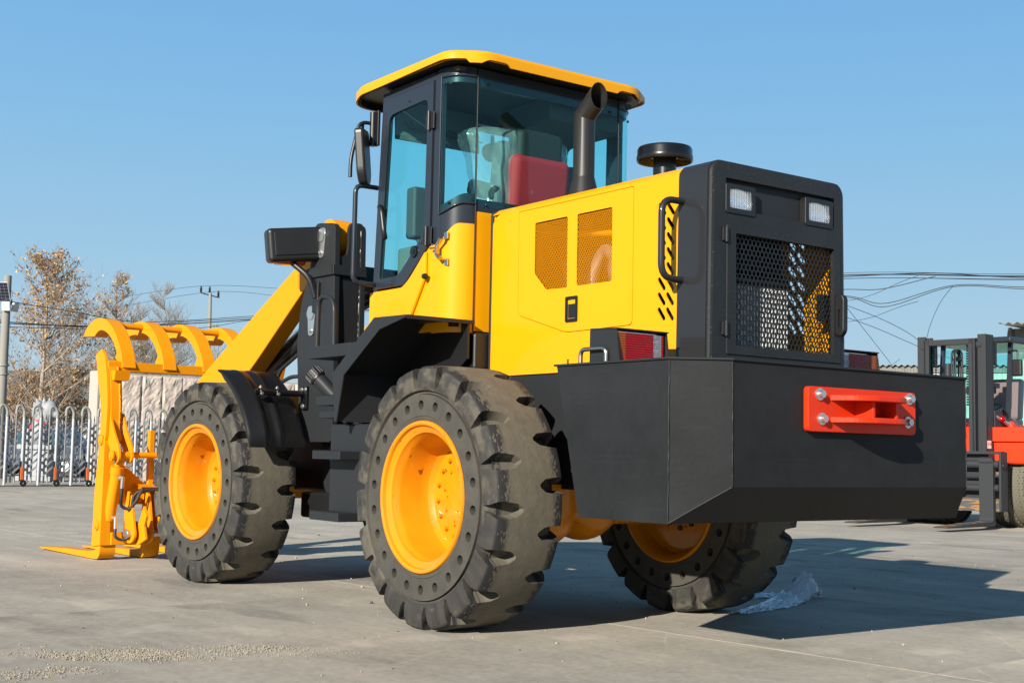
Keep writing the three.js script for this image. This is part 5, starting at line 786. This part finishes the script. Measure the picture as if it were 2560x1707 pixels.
// ================================================================ white stone lion
{
  const bones = [ // [ax, ay, az, bx, by, bz, ra, rb]
    [0, 1.02, 0.10, 0, 1.35, 0.02, 0.26, 0.20], [0, 1.35, 0.02, 0, 1.62, -0.10, 0.20, 0.22], [0, 1.72, -0.14, 0, 1.80, -0.18, 0.23, 0.21], [0, 1.66, -0.36, 0, 1.70, -0.22, 0.10, 0.13],
    [-0.15, 0.95, -0.12, -0.14, 1.30, -0.10, 0.09, 0.09], [0.15, 0.95, -0.12, 0.14, 1.30, -0.10, 0.09, 0.09], [-0.2, 0.98, 0.18, -0.16, 1.1, 0.05, 0.12, 0.13], [0.2, 0.98, 0.18, 0.16, 1.1, 0.05, 0.12, 0.13], [0.0, 1.0, 0.32, 0.0, 1.38, 0.30, 0.08, 0.05],
    [-0.13, 1.93, -0.12, -0.15, 2.06, -0.10, 0.06, 0.02], [0.13, 1.93, -0.12, 0.15, 2.06, -0.10, 0.06, 0.02]];
  for (let k = 0; k < 46; k++) { const t = k * 2.399963, h = (k / 46), y = 1.45 + h * 0.52, rad = 0.22 * Math.sqrt(Math.max(0.1, 1 - Math.pow((h - 0.45) * 1.5, 2))); const x = rad * Math.cos(t), z = -0.02 + rad * Math.sin(t) * 0.85; if (z > -0.22) bones.push([x, y, z, x * 1.35, y + 0.07, z * 1.25 + 0.03, 0.055, 0.02]); }
  const sdf = (x, y, z) => { let d = 1e9; const kk = 0.028; for (const b of bones) { const px = x - b[0], py = y - b[1], pz = z - b[2], dx = b[3] - b[0], dy = b[4] - b[1], dz = b[5] - b[2], t = Math.max(0, Math.min(1, (px * dx + py * dy + pz * dz) / (dx * dx + dy * dy + dz * dz + 1e-9))), q = Math.hypot(px - dx * t, py - dy * t, pz - dz * t) - (b[6] + (b[7] - b[6]) * t), h = Math.max(kk - Math.abs(d - q), 0) / kk; d = Math.min(d, q) - h * h * kk * 0.25; } return d; };
  const n = 64, S = 0.66, mc = new MarchingCubes(n, new THREE.MeshStandardMaterial(), false, false, 200000); mc.isolation = 0;
  for (let k = 0; k < n; k++) for (let j = 0; j < n; j++) for (let i = 0; i < n; i++) mc.field[i + j * n + k * n * n] = -sdf((i - n / 2) / (n / 2) * S, 1.5 + (j - n / 2) / (n / 2) * S, (k - n / 2) / (n / 2) * S);
  mc.update(); const g = new THREE.BufferGeometry(), cnt = mc.count; g.setAttribute('position', new THREE.BufferAttribute(mc.positionArray.slice(0, cnt * 3), 3)); g.setAttribute('normal', new THREE.BufferAttribute(mc.normalArray.slice(0, cnt * 3), 3)); g.scale(S, S, S).translate(0, 1.5, 0);
  M.marble = std([0.26, 0.27, 0.285], { roughness: 0.7 });
  const L = thing('stone_lion', 'white carved stone lion with a red ribbon, on a pedestal behind the gate', 'statue'); L.position.set(27.85, 0, 5.5); L.rotation.y = 2.4;
  mesh('body', g, M.marble, L); mesh('pedestal', [box(-0.36, 0.36, 0, 0.12, -0.45, 0.45, 0.01), box(-0.30, 0.30, 0.12, 0.78, -0.38, 0.38, 0.01), box(-0.36, 0.36, 0.78, 0.90, -0.45, 0.45, 0.015)], M.marble, L);
  mesh('ribbon', [new THREE.TorusGeometry(0.22, 0.035, 8, 28).rotateX(PI / 2 - 0.4).translate(0, 1.47, -0.06), bar([0.10, 1.46, 0.15], [0.16, 1.25, 0.24], 0.08, 0.02), bar([-0.05, 1.46, 0.18], [-0.02, 1.28, 0.25], 0.08, 0.02)], std([0.5, 0.03, 0.03], { roughness: 0.6 }), L);
}
// ================================================================ blue car behind the gate
{
  const Cc = thing('parked_car', 'dark blue car parked behind the folding gate', 'car'); Cc.position.set(33.2, 0, 7.1); Cc.rotation.y = Math.atan2(-0.80, -0.594);
  const blue = phys([0.018, 0.032, 0.07], { roughness: 0.35, clearcoat: 0.5, clearcoatRoughness: 0.1 });
  mesh('body', [prismZ(roundPoly([[-1.55, 0.28], [-1.60, 0.62], [-1.45, 0.80], [-0.75, 0.88], [1.25, 0.90], [1.55, 0.82], [1.60, 0.45], [1.55, 0.28]], 0.08), -0.75, 0.75, 0.05), prismZ(roundPoly([[-0.80, 0.86], [-0.30, 1.36], [0.85, 1.38], [1.30, 0.88]], 0.12), -0.66, 0.66, 0.05)], blue, Cc);
  for (const s of [-1, 1]) { for (const [a, b] of [[-0.60, 0.10], [0.16, 0.95]]) mesh('side_window', prismZ(a < 0 ? [[-0.62, 0.92], [-0.28, 1.28], [0.10, 1.30], [0.10, 0.92]] : [[0.16, 0.92], [0.16, 1.30], [0.80, 1.30], [1.10, 0.92]], s * 0.661, s * 0.661 + 0.006), M.glass, Cc); for (const x of [-1.0, 1.0]) { const w = mesh('wheel', lathe([[0.15, -0.09], [0.27, -0.09], [0.29, 0], [0.27, 0.09], [0.15, 0.09]], 'z', 32).translate(x, 0.29, s * 0.68), M.black, Cc); mesh('rim', cyl([x, 0.29, s * 0.70], [x, 0.29, s * 0.765], 0.16, 0.15, 20), M.aluminium, w); } for (const x of [-1.52, 1.5]) mesh(x < 0 ? 'headlight' : 'tail_light', box(x - 0.04, x + 0.06, 0.60, 0.72, s * 0.5, s * 0.70, 0.02), x < 0 ? M.clearLens : M.redLens, Cc); mesh('bumper_panel', box(-1.62, -1.56, 0.30, 0.50, s * 0.05, s * 0.68, 0.01), M.gateBright, Cc); }
}
// ================================================================ trees
function makeTree(name, label, cat, x, z, h, o) {
  const T = thing(name, label, cat, 'bare winter trees beyond the gate'); T.position.set(x, 0, z);
  const wood = [], tips = [], seg = (a, b, r0, r1) => { const g = cyl(a.toArray(), b.toArray(), r0, r1, r0 > 0.04 ? 7 : r0 > 0.012 ? 5 : 3, true); wood.push(g); };
  const grow = (p, d, len, r, lvl) => {
    const n = lvl === 0 ? 12 : lvl === 1 ? 6 : 4; let q = p.clone(), dir = d.clone();
    for (let i = 0; i < n; i++) {
      dir.add(V(rr(-1, 1), rr(-0.5, 1) * (lvl ? 0.9 : 0.2) + o.up * (lvl ? 1 : 0), rr(-1, 1)).multiplyScalar(lvl ? 0.13 : 0.035)).normalize();
      const e = q.clone().addScaledVector(dir, len / n), r0 = r * (1 - 0.85 * i / n), r1 = r * (1 - 0.85 * (i + 1) / n); seg(q, e, Math.max(r0, 0.0045), Math.max(r1, 0.0035));
      if (lvl >= 1) tips.push([e.clone(), lvl]);
      const f = (i + 1) / n;
      if (lvl < 3 && (lvl > 0 || f > o.clear)) { const nb = lvl === 0 ? o.b0 : lvl === 1 ? (rnd() < 0.8 ? 2 : 1) : (rnd() < 0.85 ? 1 : 2); for (let k = 0; k < nb; k++) { const t = rr(0, 2 * PI), up = lvl === 0 ? rr(0.35, 0.9) : rr(0.2, 0.8); const side = V(Math.cos(t), 0, Math.sin(t)); const nd = lvl === 0 ? side.multiplyScalar(1).add(V(0, up, 0)).normalize() : dir.clone().multiplyScalar(0.75).add(side.multiplyScalar(0.75)).add(V(0, 0.2, 0)).normalize(); const L = lvl === 0 ? h * o.spread * (1.08 - 0.85 * f) * rr(0.75, 1.15) : len * rr(0.42, 0.62); grow(e.clone(), nd, L, r0 * (lvl === 0 ? 0.42 : 0.5), lvl + 1); } }
      q = e;
    }
  };
  grow(V(0, 0, 0), V(rr(-0.02, 0.02), 1, rr(-0.02, 0.02)), h * 0.98, h * 0.017, 0);
  mesh('trunk', wood, o.bark, T);
  if (o.leaves) {
    const pos = [], col = [], nor = []; let made = 0;
    while (made < o.leaves) {
      const [t, lv] = tips[(rnd() * tips.length) | 0]; if (lv === 1 && rnd() < 0.6) { made += 0.2; continue; }
      const cl = 1 + (rnd() * 3 | 0); const hue = rnd();
      for (let c = 0; c < cl; c++) {
        const ctr = t.clone().add(V(rr(-1, 1), rr(-1, 0.5), rr(-1, 1)).multiplyScalar(0.10)), a = V(rr(-1, 1), rr(-1, 1), rr(-1, 1)).normalize(), b = V(rr(-1, 1), rr(-1, 1), rr(-1, 1)).cross(a).normalize(), w = a.clone().cross(b), s = rr(0.045, 0.085) * o.leafSize;
        const P0 = ctr.clone().addScaledVector(a, -s), P1 = ctr.clone().addScaledVector(b, s * 0.8).addScaledVector(w, s * 0.35), P2 = ctr.clone().addScaledVector(a, s), P3 = ctr.clone().addScaledVector(b, -s * 0.8).addScaledVector(w, s * 0.35);
        for (const q of [P0, P1, P2, P0, P2, P3]) pos.push(q.x, q.y, q.z);
        const k = rr(0.6, 1.3), base = hue < 0.35 ? [0.50, 0.33, 0.13] : hue < 0.8 ? [0.38, 0.215, 0.10] : [0.27, 0.135, 0.075]; for (let v = 0; v < 6; v++) col.push(base[0] * k, base[1] * k, base[2] * k); made++;
      }
    }
    const g = new THREE.BufferGeometry(); g.setAttribute('position', new THREE.Float32BufferAttribute(pos, 3)); g.setAttribute('color', new THREE.Float32BufferAttribute(col, 3)); g.computeVertexNormals();
    const m = new THREE.Mesh(g, M.leaf); m.name = 'crown'; m.castShadow = m.receiveShadow = true; T.add(m); m.userData.kind = 'stuff';
  }
  return T;
}
M.leaf = phys([1, 1, 1], { roughness: 0.9, transmission: 0.25, thickness: 0, vertexColors: true, side: THREE.DoubleSide }); M.bark = std([0.29, 0.235, 0.18], { roughness: 0.95 }); M.barkPale = std([0.28, 0.24, 0.20], { roughness: 0.95 });
seed = 4242;
makeTree('plane_tree', 'tall tree with many dry brown leaves beside the solar-panel pole', 'tree', 36.9, 8.15, 6.5, { up: 0.35, clear: 0.14, b0: 4, spread: 0.46, leaves: 4300, leafSize: 0.66, bark: M.bark });
makeTree('plane_tree', 'slender half-bare tree with few brown leaves above the grapple tip', 'tree', 43.3, 12.85, 7.0, { up: 0.4, clear: 0.2, b0: 4, spread: 0.32, leaves: 800, leafSize: 0.75, bark: M.bark });
makeTree('plane_tree', 'small nearly bare tree behind the second grapple tine', 'tree', 44.7, 14.55, 6.0, { up: 0.4, clear: 0.15, b0: 4, spread: 0.34, leaves: 260, leafSize: 0.75, bark: M.bark });
makeTree('bare_tree', 'leafless tree with fine twigs left of the power pole', 'tree', 51.4, 18.75, 7.9, { up: 0.6, clear: 0.12, b0: 5, spread: 0.33, leaves: 0, bark: M.barkPale });
makeTree('bare_tree', 'far leafless tree just right of the power pole', 'tree', 64.6, 26.2, 7.6, { up: 0.6, clear: 0.12, b0: 3, spread: 0.27, leaves: 0, bark: M.barkPale });
makeTree('plane_tree', 'brown-leaved tree cut by the left edge, behind the concrete pole', 'tree', 41.6, 7.1, 5.0, { up: 0.3, clear: 0.1, b0: 4, spread: 0.32, leaves: 1100, leafSize: 0.85, bark: M.bark });
makeTree('plane_tree', 'low bushy tree with russet leaves above the stone lion', 'tree', 38.6, 9.6, 3.3, { up: 0.2, clear: 0.08, b0: 5, spread: 0.5, leaves: 1500, leafSize: 0.75, bark: M.bark });
makeTree('plane_tree', 'low russet shrub-like tree at the foot of the tall brown-leaved tree', 'tree', 38.4, 7.9, 3.0, { up: 0.2, clear: 0.08, b0: 5, spread: 0.5, leaves: 1300, leafSize: 0.75, bark: M.bark });
makeTree('bare_tree', 'distant leafless tree low behind the grapple beam', 'tree', 58.0, 19.2, 5.6, { up: 0.5, clear: 0.1, b0: 4, spread: 0.34, leaves: 0, bark: M.barkPale });
// ================================================================ poles
M.concretePole = std([0.21, 0.20, 0.175], { roughness: 0.9, bumpMap: speck, bumpScale: 0.002 });
{
  const P = thing('lamp_pole', 'concrete pole with a solar panel and two floodlights at the left edge', 'pole'); P.position.set(30.33, 0, 5.18);
  mesh('pole', cyl([0, 0, 0], [0, 5.36, 0], 0.135, 0.098, 24), M.concretePole, P);
  const panel = new THREE.Group(); // axis toward the sun
  const sp = mesh('solar_panel', new RoundedBoxGeometry(0.34, 0.56, 0.03, 2, 0.005), M.gateBright, P); sp.position.set(-0.22, 4.90, -0.17); sp.rotation.set(-0.15, -2.2, 0.0, 'YXZ'); sp.rotation.x = 0.55;
  for (let i = 0; i < 3; i++) for (let j = 0; j < 6; j++) { const c = mesh('solar_cell', box(-0.155 + i * 0.104, -0.155 + i * 0.104 + 0.098, -0.265 + j * 0.089, -0.265 + j * 0.089 + 0.083, 0.0155, 0.0175, 0), phys([0.012, 0.016, 0.035], { roughness: 0.2, clearcoat: 0.5 }), sp); const c2 = mesh('solar_cell', box(-0.155 + i * 0.104, -0.155 + i * 0.104 + 0.098, -0.265 + j * 0.089, -0.265 + j * 0.089 + 0.083, -0.0175, -0.0155, 0), c.material, sp); }
  mesh('panel_bracket', [bar([-0.02, 4.62, -0.05], [-0.20, 4.85, -0.16], 0.02, 0.02), cyl([0, 4.58, 0], [0, 4.72, 0], 0.14, 0.14, 20)], M.black, P);
  for (const [dx, dz, a] of [[-0.20, -0.06, -2.35], [-0.10, 0.20, -0.9]]) { const f = mesh('floodlight', new RoundedBoxGeometry(0.24, 0.24, 0.07, 2, 0.02), std([0.5, 0.51, 0.48], { roughness: 0.5 }), P); f.position.set(dx, 4.52, dz); f.rotation.set(0.2, a, 0, 'YXZ'); mesh('floodlight_glass', box(-0.10, 0.10, -0.10, 0.10, 0.036, 0.039, 0), std([0.45, 0.47, 0.42], { roughness: 0.3 }), f); }
  mesh('cable_clamp', [cyl([0, 2.95, 0], [0, 3.0, 0], 0.15, 0.15, 20), bar([0.05, 2.97, -0.28], [-0.05, 2.97, 0.05], 0.04, 0.04), cyl([0, 2.72, 0], [0, 2.76, 0], 0.15, 0.15, 20)], M.gateCap, P);
  const Q = thing('power_pole', 'slim pale concrete power pole with short crossarm and insulators, far behind', 'pole'); Q.position.set(69.4, 0, 28.05);
  mesh('pole', cyl([0, 0, 0], [-0.2, 10.25, -0.25], 0.14, 0.095, 20), M.concretePole, Q);
  mesh('crossarm', bar([0.12, 10.25, -0.72], [-0.55, 9.98, 0.20], 0.05, 0.05), M.mast, Q);
  for (const [x, y, z] of [[0.12, 10.27, -0.72], [-0.2, 10.26, -0.30], [-0.50, 10.02, 0.14]]) mesh('insulator', lathe([[0, 0], [0.05, 0.02], [0.08, 0.1], [0.05, 0.14], [0.08, 0.22], [0.05, 0.28], [0.06, 0.36], [0, 0.40]], 'y', 16).translate(x, y, z), M.black, Q);
}
// ================================================================ overhead cables
function cable(label, pts, r, sag = 0) {
const P = pts;
  return tag(mesh('overhead_cable', smoothTube(P, r, P.length * 16, 5), M.rubberHose, scene), label, 'cable', 'overhead cables');
}
seed = 99;
cable('thick bundled cable crossing behind the trees and on behind the loader', [[31.0, 4.16, 1.0], [31.38, 4.18, 5.34], [31.59, 4.33, 8.42], [34.53, 5.20, 14.44], [26, 5.5, 18.2], [16.32, 5.64, 22.15], [11.3, 5.14, 22.26], [4, 4.6, 23.2]], 0.016);
cable('cable twisted round the thick bundle', [[31.0, 4.10, 1.0], [31.38, 4.22, 5.34], [31.59, 4.28, 8.42], [32.9, 4.75, 11.2], [34.53, 5.25, 14.44], [26, 5.45, 18.2], [16.32, 5.60, 22.15], [13.6, 5.43, 22.2], [11.3, 5.11, 22.26], [4, 4.63, 23.2]], 0.011);
cable('slack cable hanging just under the thick bundle', [[31.0, 4.0, 1.0], [31.38, 4.08, 5.34], [31.59, 4.25, 8.42], [33.2, 4.62, 11.8], [34.5, 5.18, 14.4], [26, 5.38, 18.2], [16.32, 5.55, 22.15], [11.3, 5.06, 22.26], [4, 4.5, 23.2]], 0.009);
cable('thin wire just above the thick bundle at the right', [[26, 5.6, 18.2], [16.32, 5.70, 22.15], [11.3, 5.19, 22.26], [4, 4.7, 23.2]], 0.006);
cable('upper cable that slants across the tall brown-leaved tree', [[30.2, 4.66, 5.25], [31.0, 4.60, 7.2], [31.9, 4.55, 9.2], [34.4, 5.28, 14.3]], 0.011);
cable('long drooping cable below the right bundle, joining it on the right', [[20, 5.2, 19.2], [15.0, 5.02, 20.63], [14.2, 4.98, 20.9], [13.09, 5.24, 21.5]], 0.010);
cable('pair of slack cables sagging to a bend, upper one', [[20, 5.3, 19.6], [14.99, 4.86, 20.69], [13.86, 4.58, 20.56], [12.26, 4.90, 20.99], [10.74, 4.76, 21.37], [6, 4.4, 22]], 0.009);
cable('pair of slack cables sagging to a bend, lower one', [[20, 5.25, 19.6], [14.99, 4.83, 20.69], [13.86, 4.50, 20.56], [12.26, 4.87, 20.99], [10.74, 4.72, 21.37], [6, 4.3, 22]], 0.009);
cable('single wire dropping steeply from the bend toward the mast', [[12.26, 4.90, 20.99], [12.6, 4.55, 21.0], [12.9, 4.0, 21.0], [13.1, 3.55, 21.1]], 0.006);
cable('thin straight wire high in the right gap', [[20, 5.25, 19], [15, 5.30, 20.8], [10.7, 4.93, 21.3], [5, 4.5, 22.2]], 0.0045);
cable('thin level wire in the middle of the right gap', [[30, 7.0, 30], [26, 6.65, 33], [18.0, 6.3, 27.5]], 0.008);
cable('thin lower level wire in the right gap', [[30, 6.3, 30], [26, 5.9, 33], [18.0, 5.55, 27.5]], 0.008);
cable('fanned wire running down from behind the hood to the shed', [[19, 6.0, 20.5], [16.31, 4.86, 22.27], [17.0, 4.5, 25.5], [18.73, 4.19, 29.22], [20.4, 4.3, 32.4]], 0.008);
cable('second fanned wire running down to the shed roof', [[19, 5.6, 20.5], [16.31, 4.55, 22.27], [17.2, 4.25, 25.8], [18.73, 4.15, 29.22], [21.4, 4.4, 33.2]], 0.008);
cable('curled wire that drops from the fan to the shed roof', [[16.31, 4.8, 22.27], [17.6, 3.7, 25.6], [20.5, 3.9, 29.5], [23.5, 4.5, 33.9]], 0.007);
cable('upper thin wire on the far power pole', [[80.5, 10.2, 20.5], [78.5, 10.2, 23.46], [69.35, 10.68, 27.5], [61.21, 9.95, 30.03], [50, 9.2, 34]], 0.012);
cable('lower thin wire on the far power pole', [[80, 9.6, 21.5], [77.5, 9.7, 24.2], [68.9, 10.35, 28.2], [60.8, 9.35, 30.6], [50, 8.7, 34.6]], 0.012);
// ================================================================ shed on the right, house on the left
{
  const sheetGeo = (w, h, am, pitch) => { const n = Math.round(w / pitch * 4), g = new THREE.PlaneGeometry(w, h, n, 1), p = g.attributes.position; for (let i = 0; i < p.count; i++) p.setZ(i, am * Math.sin((p.getX(i) + w / 2) / pitch * 2 * PI)); g.computeVertexNormals(); return g; };
  const rustStreak = texture(256, 256, (u, v) => { const k = 0.85 + 0.3 * (fbm(u * 40, v * 4, 40, 4, 4) - 0.5) - 0.35 * sm(0.55, 0.75, fbm(u * 30 + 3, v * 3, 30, 3, 3)); return [k, k * 0.99, k * 0.97]; });
  const sheetMat = (c) => { const m = std(c, { roughness: 0.7 }); m.map = rustStreak; return m; };
  const blueM = [[0.17, 0.36, 0.44], [0.13, 0.29, 0.40], [0.22, 0.42, 0.46]].map(sheetMat), paleM = [[0.50, 0.50, 0.42], [0.45, 0.46, 0.42], [0.13, 0.40, 0.38], [0.42, 0.50, 0.50]].map(sheetMat), greyM = sheetMat([0.16, 0.155, 0.14]), roofMat = std([0.30, 0.29, 0.26], { roughness: 0.85 });
  const shed = (name, label, A, B, eave, low, pick, over) => { // A to B along the eave, seen with A on the left; local +z faces the yard
    const S = thing(name, label, 'shed'), d = B.clone().sub(A), L = d.length(); d.normalize(); S.position.copy(A); S.rotation.y = Math.atan2(-d.z, d.x);
    const w = 0.95, n = Math.floor(L / w);
    for (let k = 0; k < n; k++) { const m = mesh('wall_sheet', sheetGeo(w, low, 0.012, 0.12), pick(k), S); m.position.set((k + 0.5) * w, low / 2, 0); const q = mesh('upper_sheet', sheetGeo(w, eave - low - 0.05, 0.012, 0.12), greyM, S); q.position.set((k + 0.5) * w, (eave + low) / 2, 0.03); }
    const rw = 4.4, g = new THREE.PlaneGeometry(L, rw, Math.round(L / 0.24 * 6), 1), p = g.attributes.position; for (let i = 0; i < p.count; i++) p.setZ(i, 0.04 * Math.sin(p.getX(i) / 0.24 * 2 * PI)); g.computeVertexNormals();
    const r = mesh('roof', g, roofMat, S); r.rotation.x = -PI / 2 + 0.035; r.position.set(L / 2, eave + 0.08, over - rw / 2);
    mesh('rear_wall', box(0, L, 0, eave + 0.3, over - rw + 0.1, over - rw + 0.2, 0), greyM, S);
    for (let k = 0; k <= 6; k++) mesh('post', box(L * k / 6 - 0.06, L * k / 6 + 0.06, 0, eave, 0.06, 0.16, 0.004), greyM, S);
    return S;
  };
  shed('corrugated_shed', 'far low shed with wavy roof edge and faded blue sheet walls, left of the mast', V(31.2, 0, 36.6), V(16.0, 0, 48.2), 4.72, 4.42, (k) => k < 5 ? blueM[k % 3] : paleM[(k >> 1) % 2], 0.18);
  shed('corrugated_shed', 'nearer taller shed with striped roof underside behind the forklift cab', V(16.55, 0, 29.9), V(5.6, 0, 33.4), 4.85, 3.9, (k) => paleM[(k * 3) % 4], 1.3);
}
{
  const H = thing('tiled_house', 'low house with grey tiled roof half hidden by the brown-leaved trees', 'house'); H.position.set(54.0, 0, 13.9); H.rotation.y = Math.atan2(-0.80, -0.594);
  mesh('wall', box(-4.5, 4.5, 0, 2.9, -2.4, 2.4, 0.01), std([0.42, 0.40, 0.36], { roughness: 0.9 }), H);
  const tileBump = texture(256, 256, (u, v) => 0.5 + 0.5 * Math.sin(u * 2 * PI * 16), false), rm = std([0.12, 0.125, 0.13], { roughness: 0.8, bumpMap: tileBump, bumpScale: 0.05 });
  for (const s of [-1, 1]) { const g = new RoundedBoxGeometry(9.6, 0.12, 3.1, 1, 0.02), r = mesh('roof_slope', g, rm, H); r.position.set(0, 3.45, s * 1.38); r.rotation.x = s * 0.40; }
  mesh('ridge', cyl([-4.8, 4.06, 0], [4.8, 4.06, 0], 0.12), rm, H);
  for (const x of [-3, 0, 3]) { const wd = mesh('window', box(x - 0.6, x + 0.6, 1.0, 2.2, 2.4, 2.43, 0.005), M.black, H); mesh('window_frame', [box(x - 0.66, x + 0.66, 0.94, 1.0, 2.4, 2.46, 0), box(x - 0.66, x + 0.66, 2.2, 2.26, 2.4, 2.46, 0), box(x - 0.03, x + 0.03, 1.0, 2.2, 2.43, 2.46, 0)], M.gateBright, wd); const w2 = mesh('window', box(x - 0.6, x + 0.6, 1.0, 2.2, -2.43, -2.4, 0.005), M.black, H); }
}
// ================================================================ litter: torn plastic film by the right rear wheel, gravel, pebbles
{
  seed = 31;
  const sheet = (path, wid, hgt, nu, nv) => { const pos = [], pt = (i, j) => { const u = i / nu, v = j / nv - 0.5, k = u * (path.length - 1), a = Math.min(path.length - 2, Math.floor(k)), t = k - a, A = path[a], B = path[a + 1], x = A[0] + (B[0] - A[0]) * t, z = A[2] + (B[2] - A[2]) * t, y = A[1] + (B[1] - A[1]) * t, W = wid[a] + (wid[a + 1] - wid[a]) * t, H = hgt[a] + (hgt[a + 1] - hgt[a]) * t; const n = fbm(u * 9 + 20, v * 7 + 40, 999, 999, 4), f = Math.abs(fbm(u * 16 + 60, v * 12 + 10, 999, 999, 3) - 0.5) * 2; const edge = 1 - Math.pow(Math.abs(v) * 2, 2); return [x + v * W * 0.6 + 0.06 * (n - 0.5), Math.max(0.004, y + H * edge * (0.35 + n) + 0.035 * f * (0.4 + H * 4)), z - v * W * 0.75 + 0.06 * (f - 0.3)]; }; for (let i = 0; i < nu; i++) for (let j = 0; j < nv; j++) { const a = pt(i, j), b = pt(i + 1, j), c = pt(i + 1, j + 1), d = pt(i, j + 1); pos.push(...a, ...b, ...c, ...a, ...c, ...d); } const g = new THREE.BufferGeometry(); g.setAttribute('position', new THREE.Float32BufferAttribute(pos, 3)); g.computeVertexNormals(); return toCreasedNormals(g, 0.45); };
  M.litter = phys([0.66, 0.67, 0.69], { roughness: 0.25, transmission: 0.5, thickness: 0, side: THREE.DoubleSide });
  tag(mesh('plastic_wrap', merge([sheet([[-0.30, 0.0, 0.95], [-0.24, 0.0, 1.15], [-0.16, 0.0, 1.42], [-0.06, 0.01, 1.66]], [0.10, 0.16, 0.22, 0.20], [0.005, 0.02, 0.035, 0.06], 40, 24), sheet([[-0.08, 0.0, 1.50], [0.0, 0.01, 1.74], [0.06, 0.05, 1.95], [0.12, 0.0, 2.12]], [0.18, 0.22, 0.18, 0.08], [0.03, 0.06, 0.12, 0.02], 36, 24), sheet([[0.25, 0.0, 1.30], [0.30, 0.0, 1.60], [0.28, 0.0, 1.95]], [0.1, 0.3, 0.1], [0.01, 0.04, 0.01], 24, 16)]), M.litter, scene), 'crumpled clear plastic wrap lying under the right rear tyre', 'plastic wrap');
  const stone = new THREE.IcosahedronGeometry(1, 0), sp = stone.attributes.position; for (let i = 0; i < sp.count; i++) { const k = 0.75 + 0.5 * hash2(Math.round(sp.getX(i) * 50) + 99, Math.round(sp.getY(i) * 50 + sp.getZ(i) * 31) + 99); sp.setXYZ(i, sp.getX(i) * k, sp.getY(i) * k * 0.7, sp.getZ(i) * k); } stone.computeVertexNormals();
  const scatter = (name, label, list, mat) => { const im = new THREE.InstancedMesh(stone, mat, list.length), m4 = new THREE.Matrix4(), q = new THREE.Quaternion(); list.forEach(([x, z, s, c], i) => { q.setFromEuler(new THREE.Euler(rr(0, 6), rr(0, 6), rr(0, 6))); m4.compose(V(x, s * 0.45, z), q, V(s, s, s)); im.setMatrixAt(i, m4); im.setColorAt(i, C(c[0], c[1], c[2])); }); im.name = name; im.castShadow = im.receiveShadow = true; tag(im, label, name === 'gravel' ? 'gravel' : 'pebbles', null, 'stuff'); scene.add(im); };
  const g1 = [], tan = () => { const k = rr(0.7, 1.25); return [0.24 * k, 0.21 * k, 0.16 * k]; };
  const strip = (ax, az, bx, bz, wd, n) => { for (let i = 0; i < n; i++) { const t = rnd(), o = (rnd() + rnd() + rnd() - 1.5) * wd; g1.push([ax + (bx - ax) * t + o * 0.75 + rr(-0.03, 0.03), az + (bz - az) * t - o * 0.5, rr(0.0018, 0.0045), tan()]); } };
  strip(-0.02, -2.92, -0.20, -2.40, 0.26, 1300); strip(-0.10, -2.72, -0.06, -2.42, 0.22, 700); strip(-0.42, -3.3, -0.33, -2.86, 0.16, 420); strip(-0.24, -2.26, -0.18, -1.93, 0.17, 420); strip(0.1, -3.0, -0.3, -1.8, 0.5, 350); strip(0.27, -2.85, 0.02, -2.88, 0.02, 60);
  scatter('gravel', 'spilled fine tan gravel on the concrete in the foreground', g1, std([1, 1, 1], { roughness: 0.9 }));
  const g2 = []; for (let i = 0; i < 900; i++) { const t = rr(-2.2, 10), w = rr(-6, 8), k = rnd(), c = k < 0.35 ? [0.07, 0.065, 0.06] : k < 0.8 ? [0.25, 0.22, 0.18] : k < 0.96 ? [0.38, 0.36, 0.33] : [0.30, 0.10, 0.05]; g2.push([t, w, rr(0.002, 0.0055) * (rnd() < 0.05 ? 2.4 : 1), c]); }
  scatter('pebbles', 'loose pebbles and grit scattered over the concrete yard', g2, std([1, 1, 1], { roughness: 0.9 }));
}

renderer.render(scene, camera);
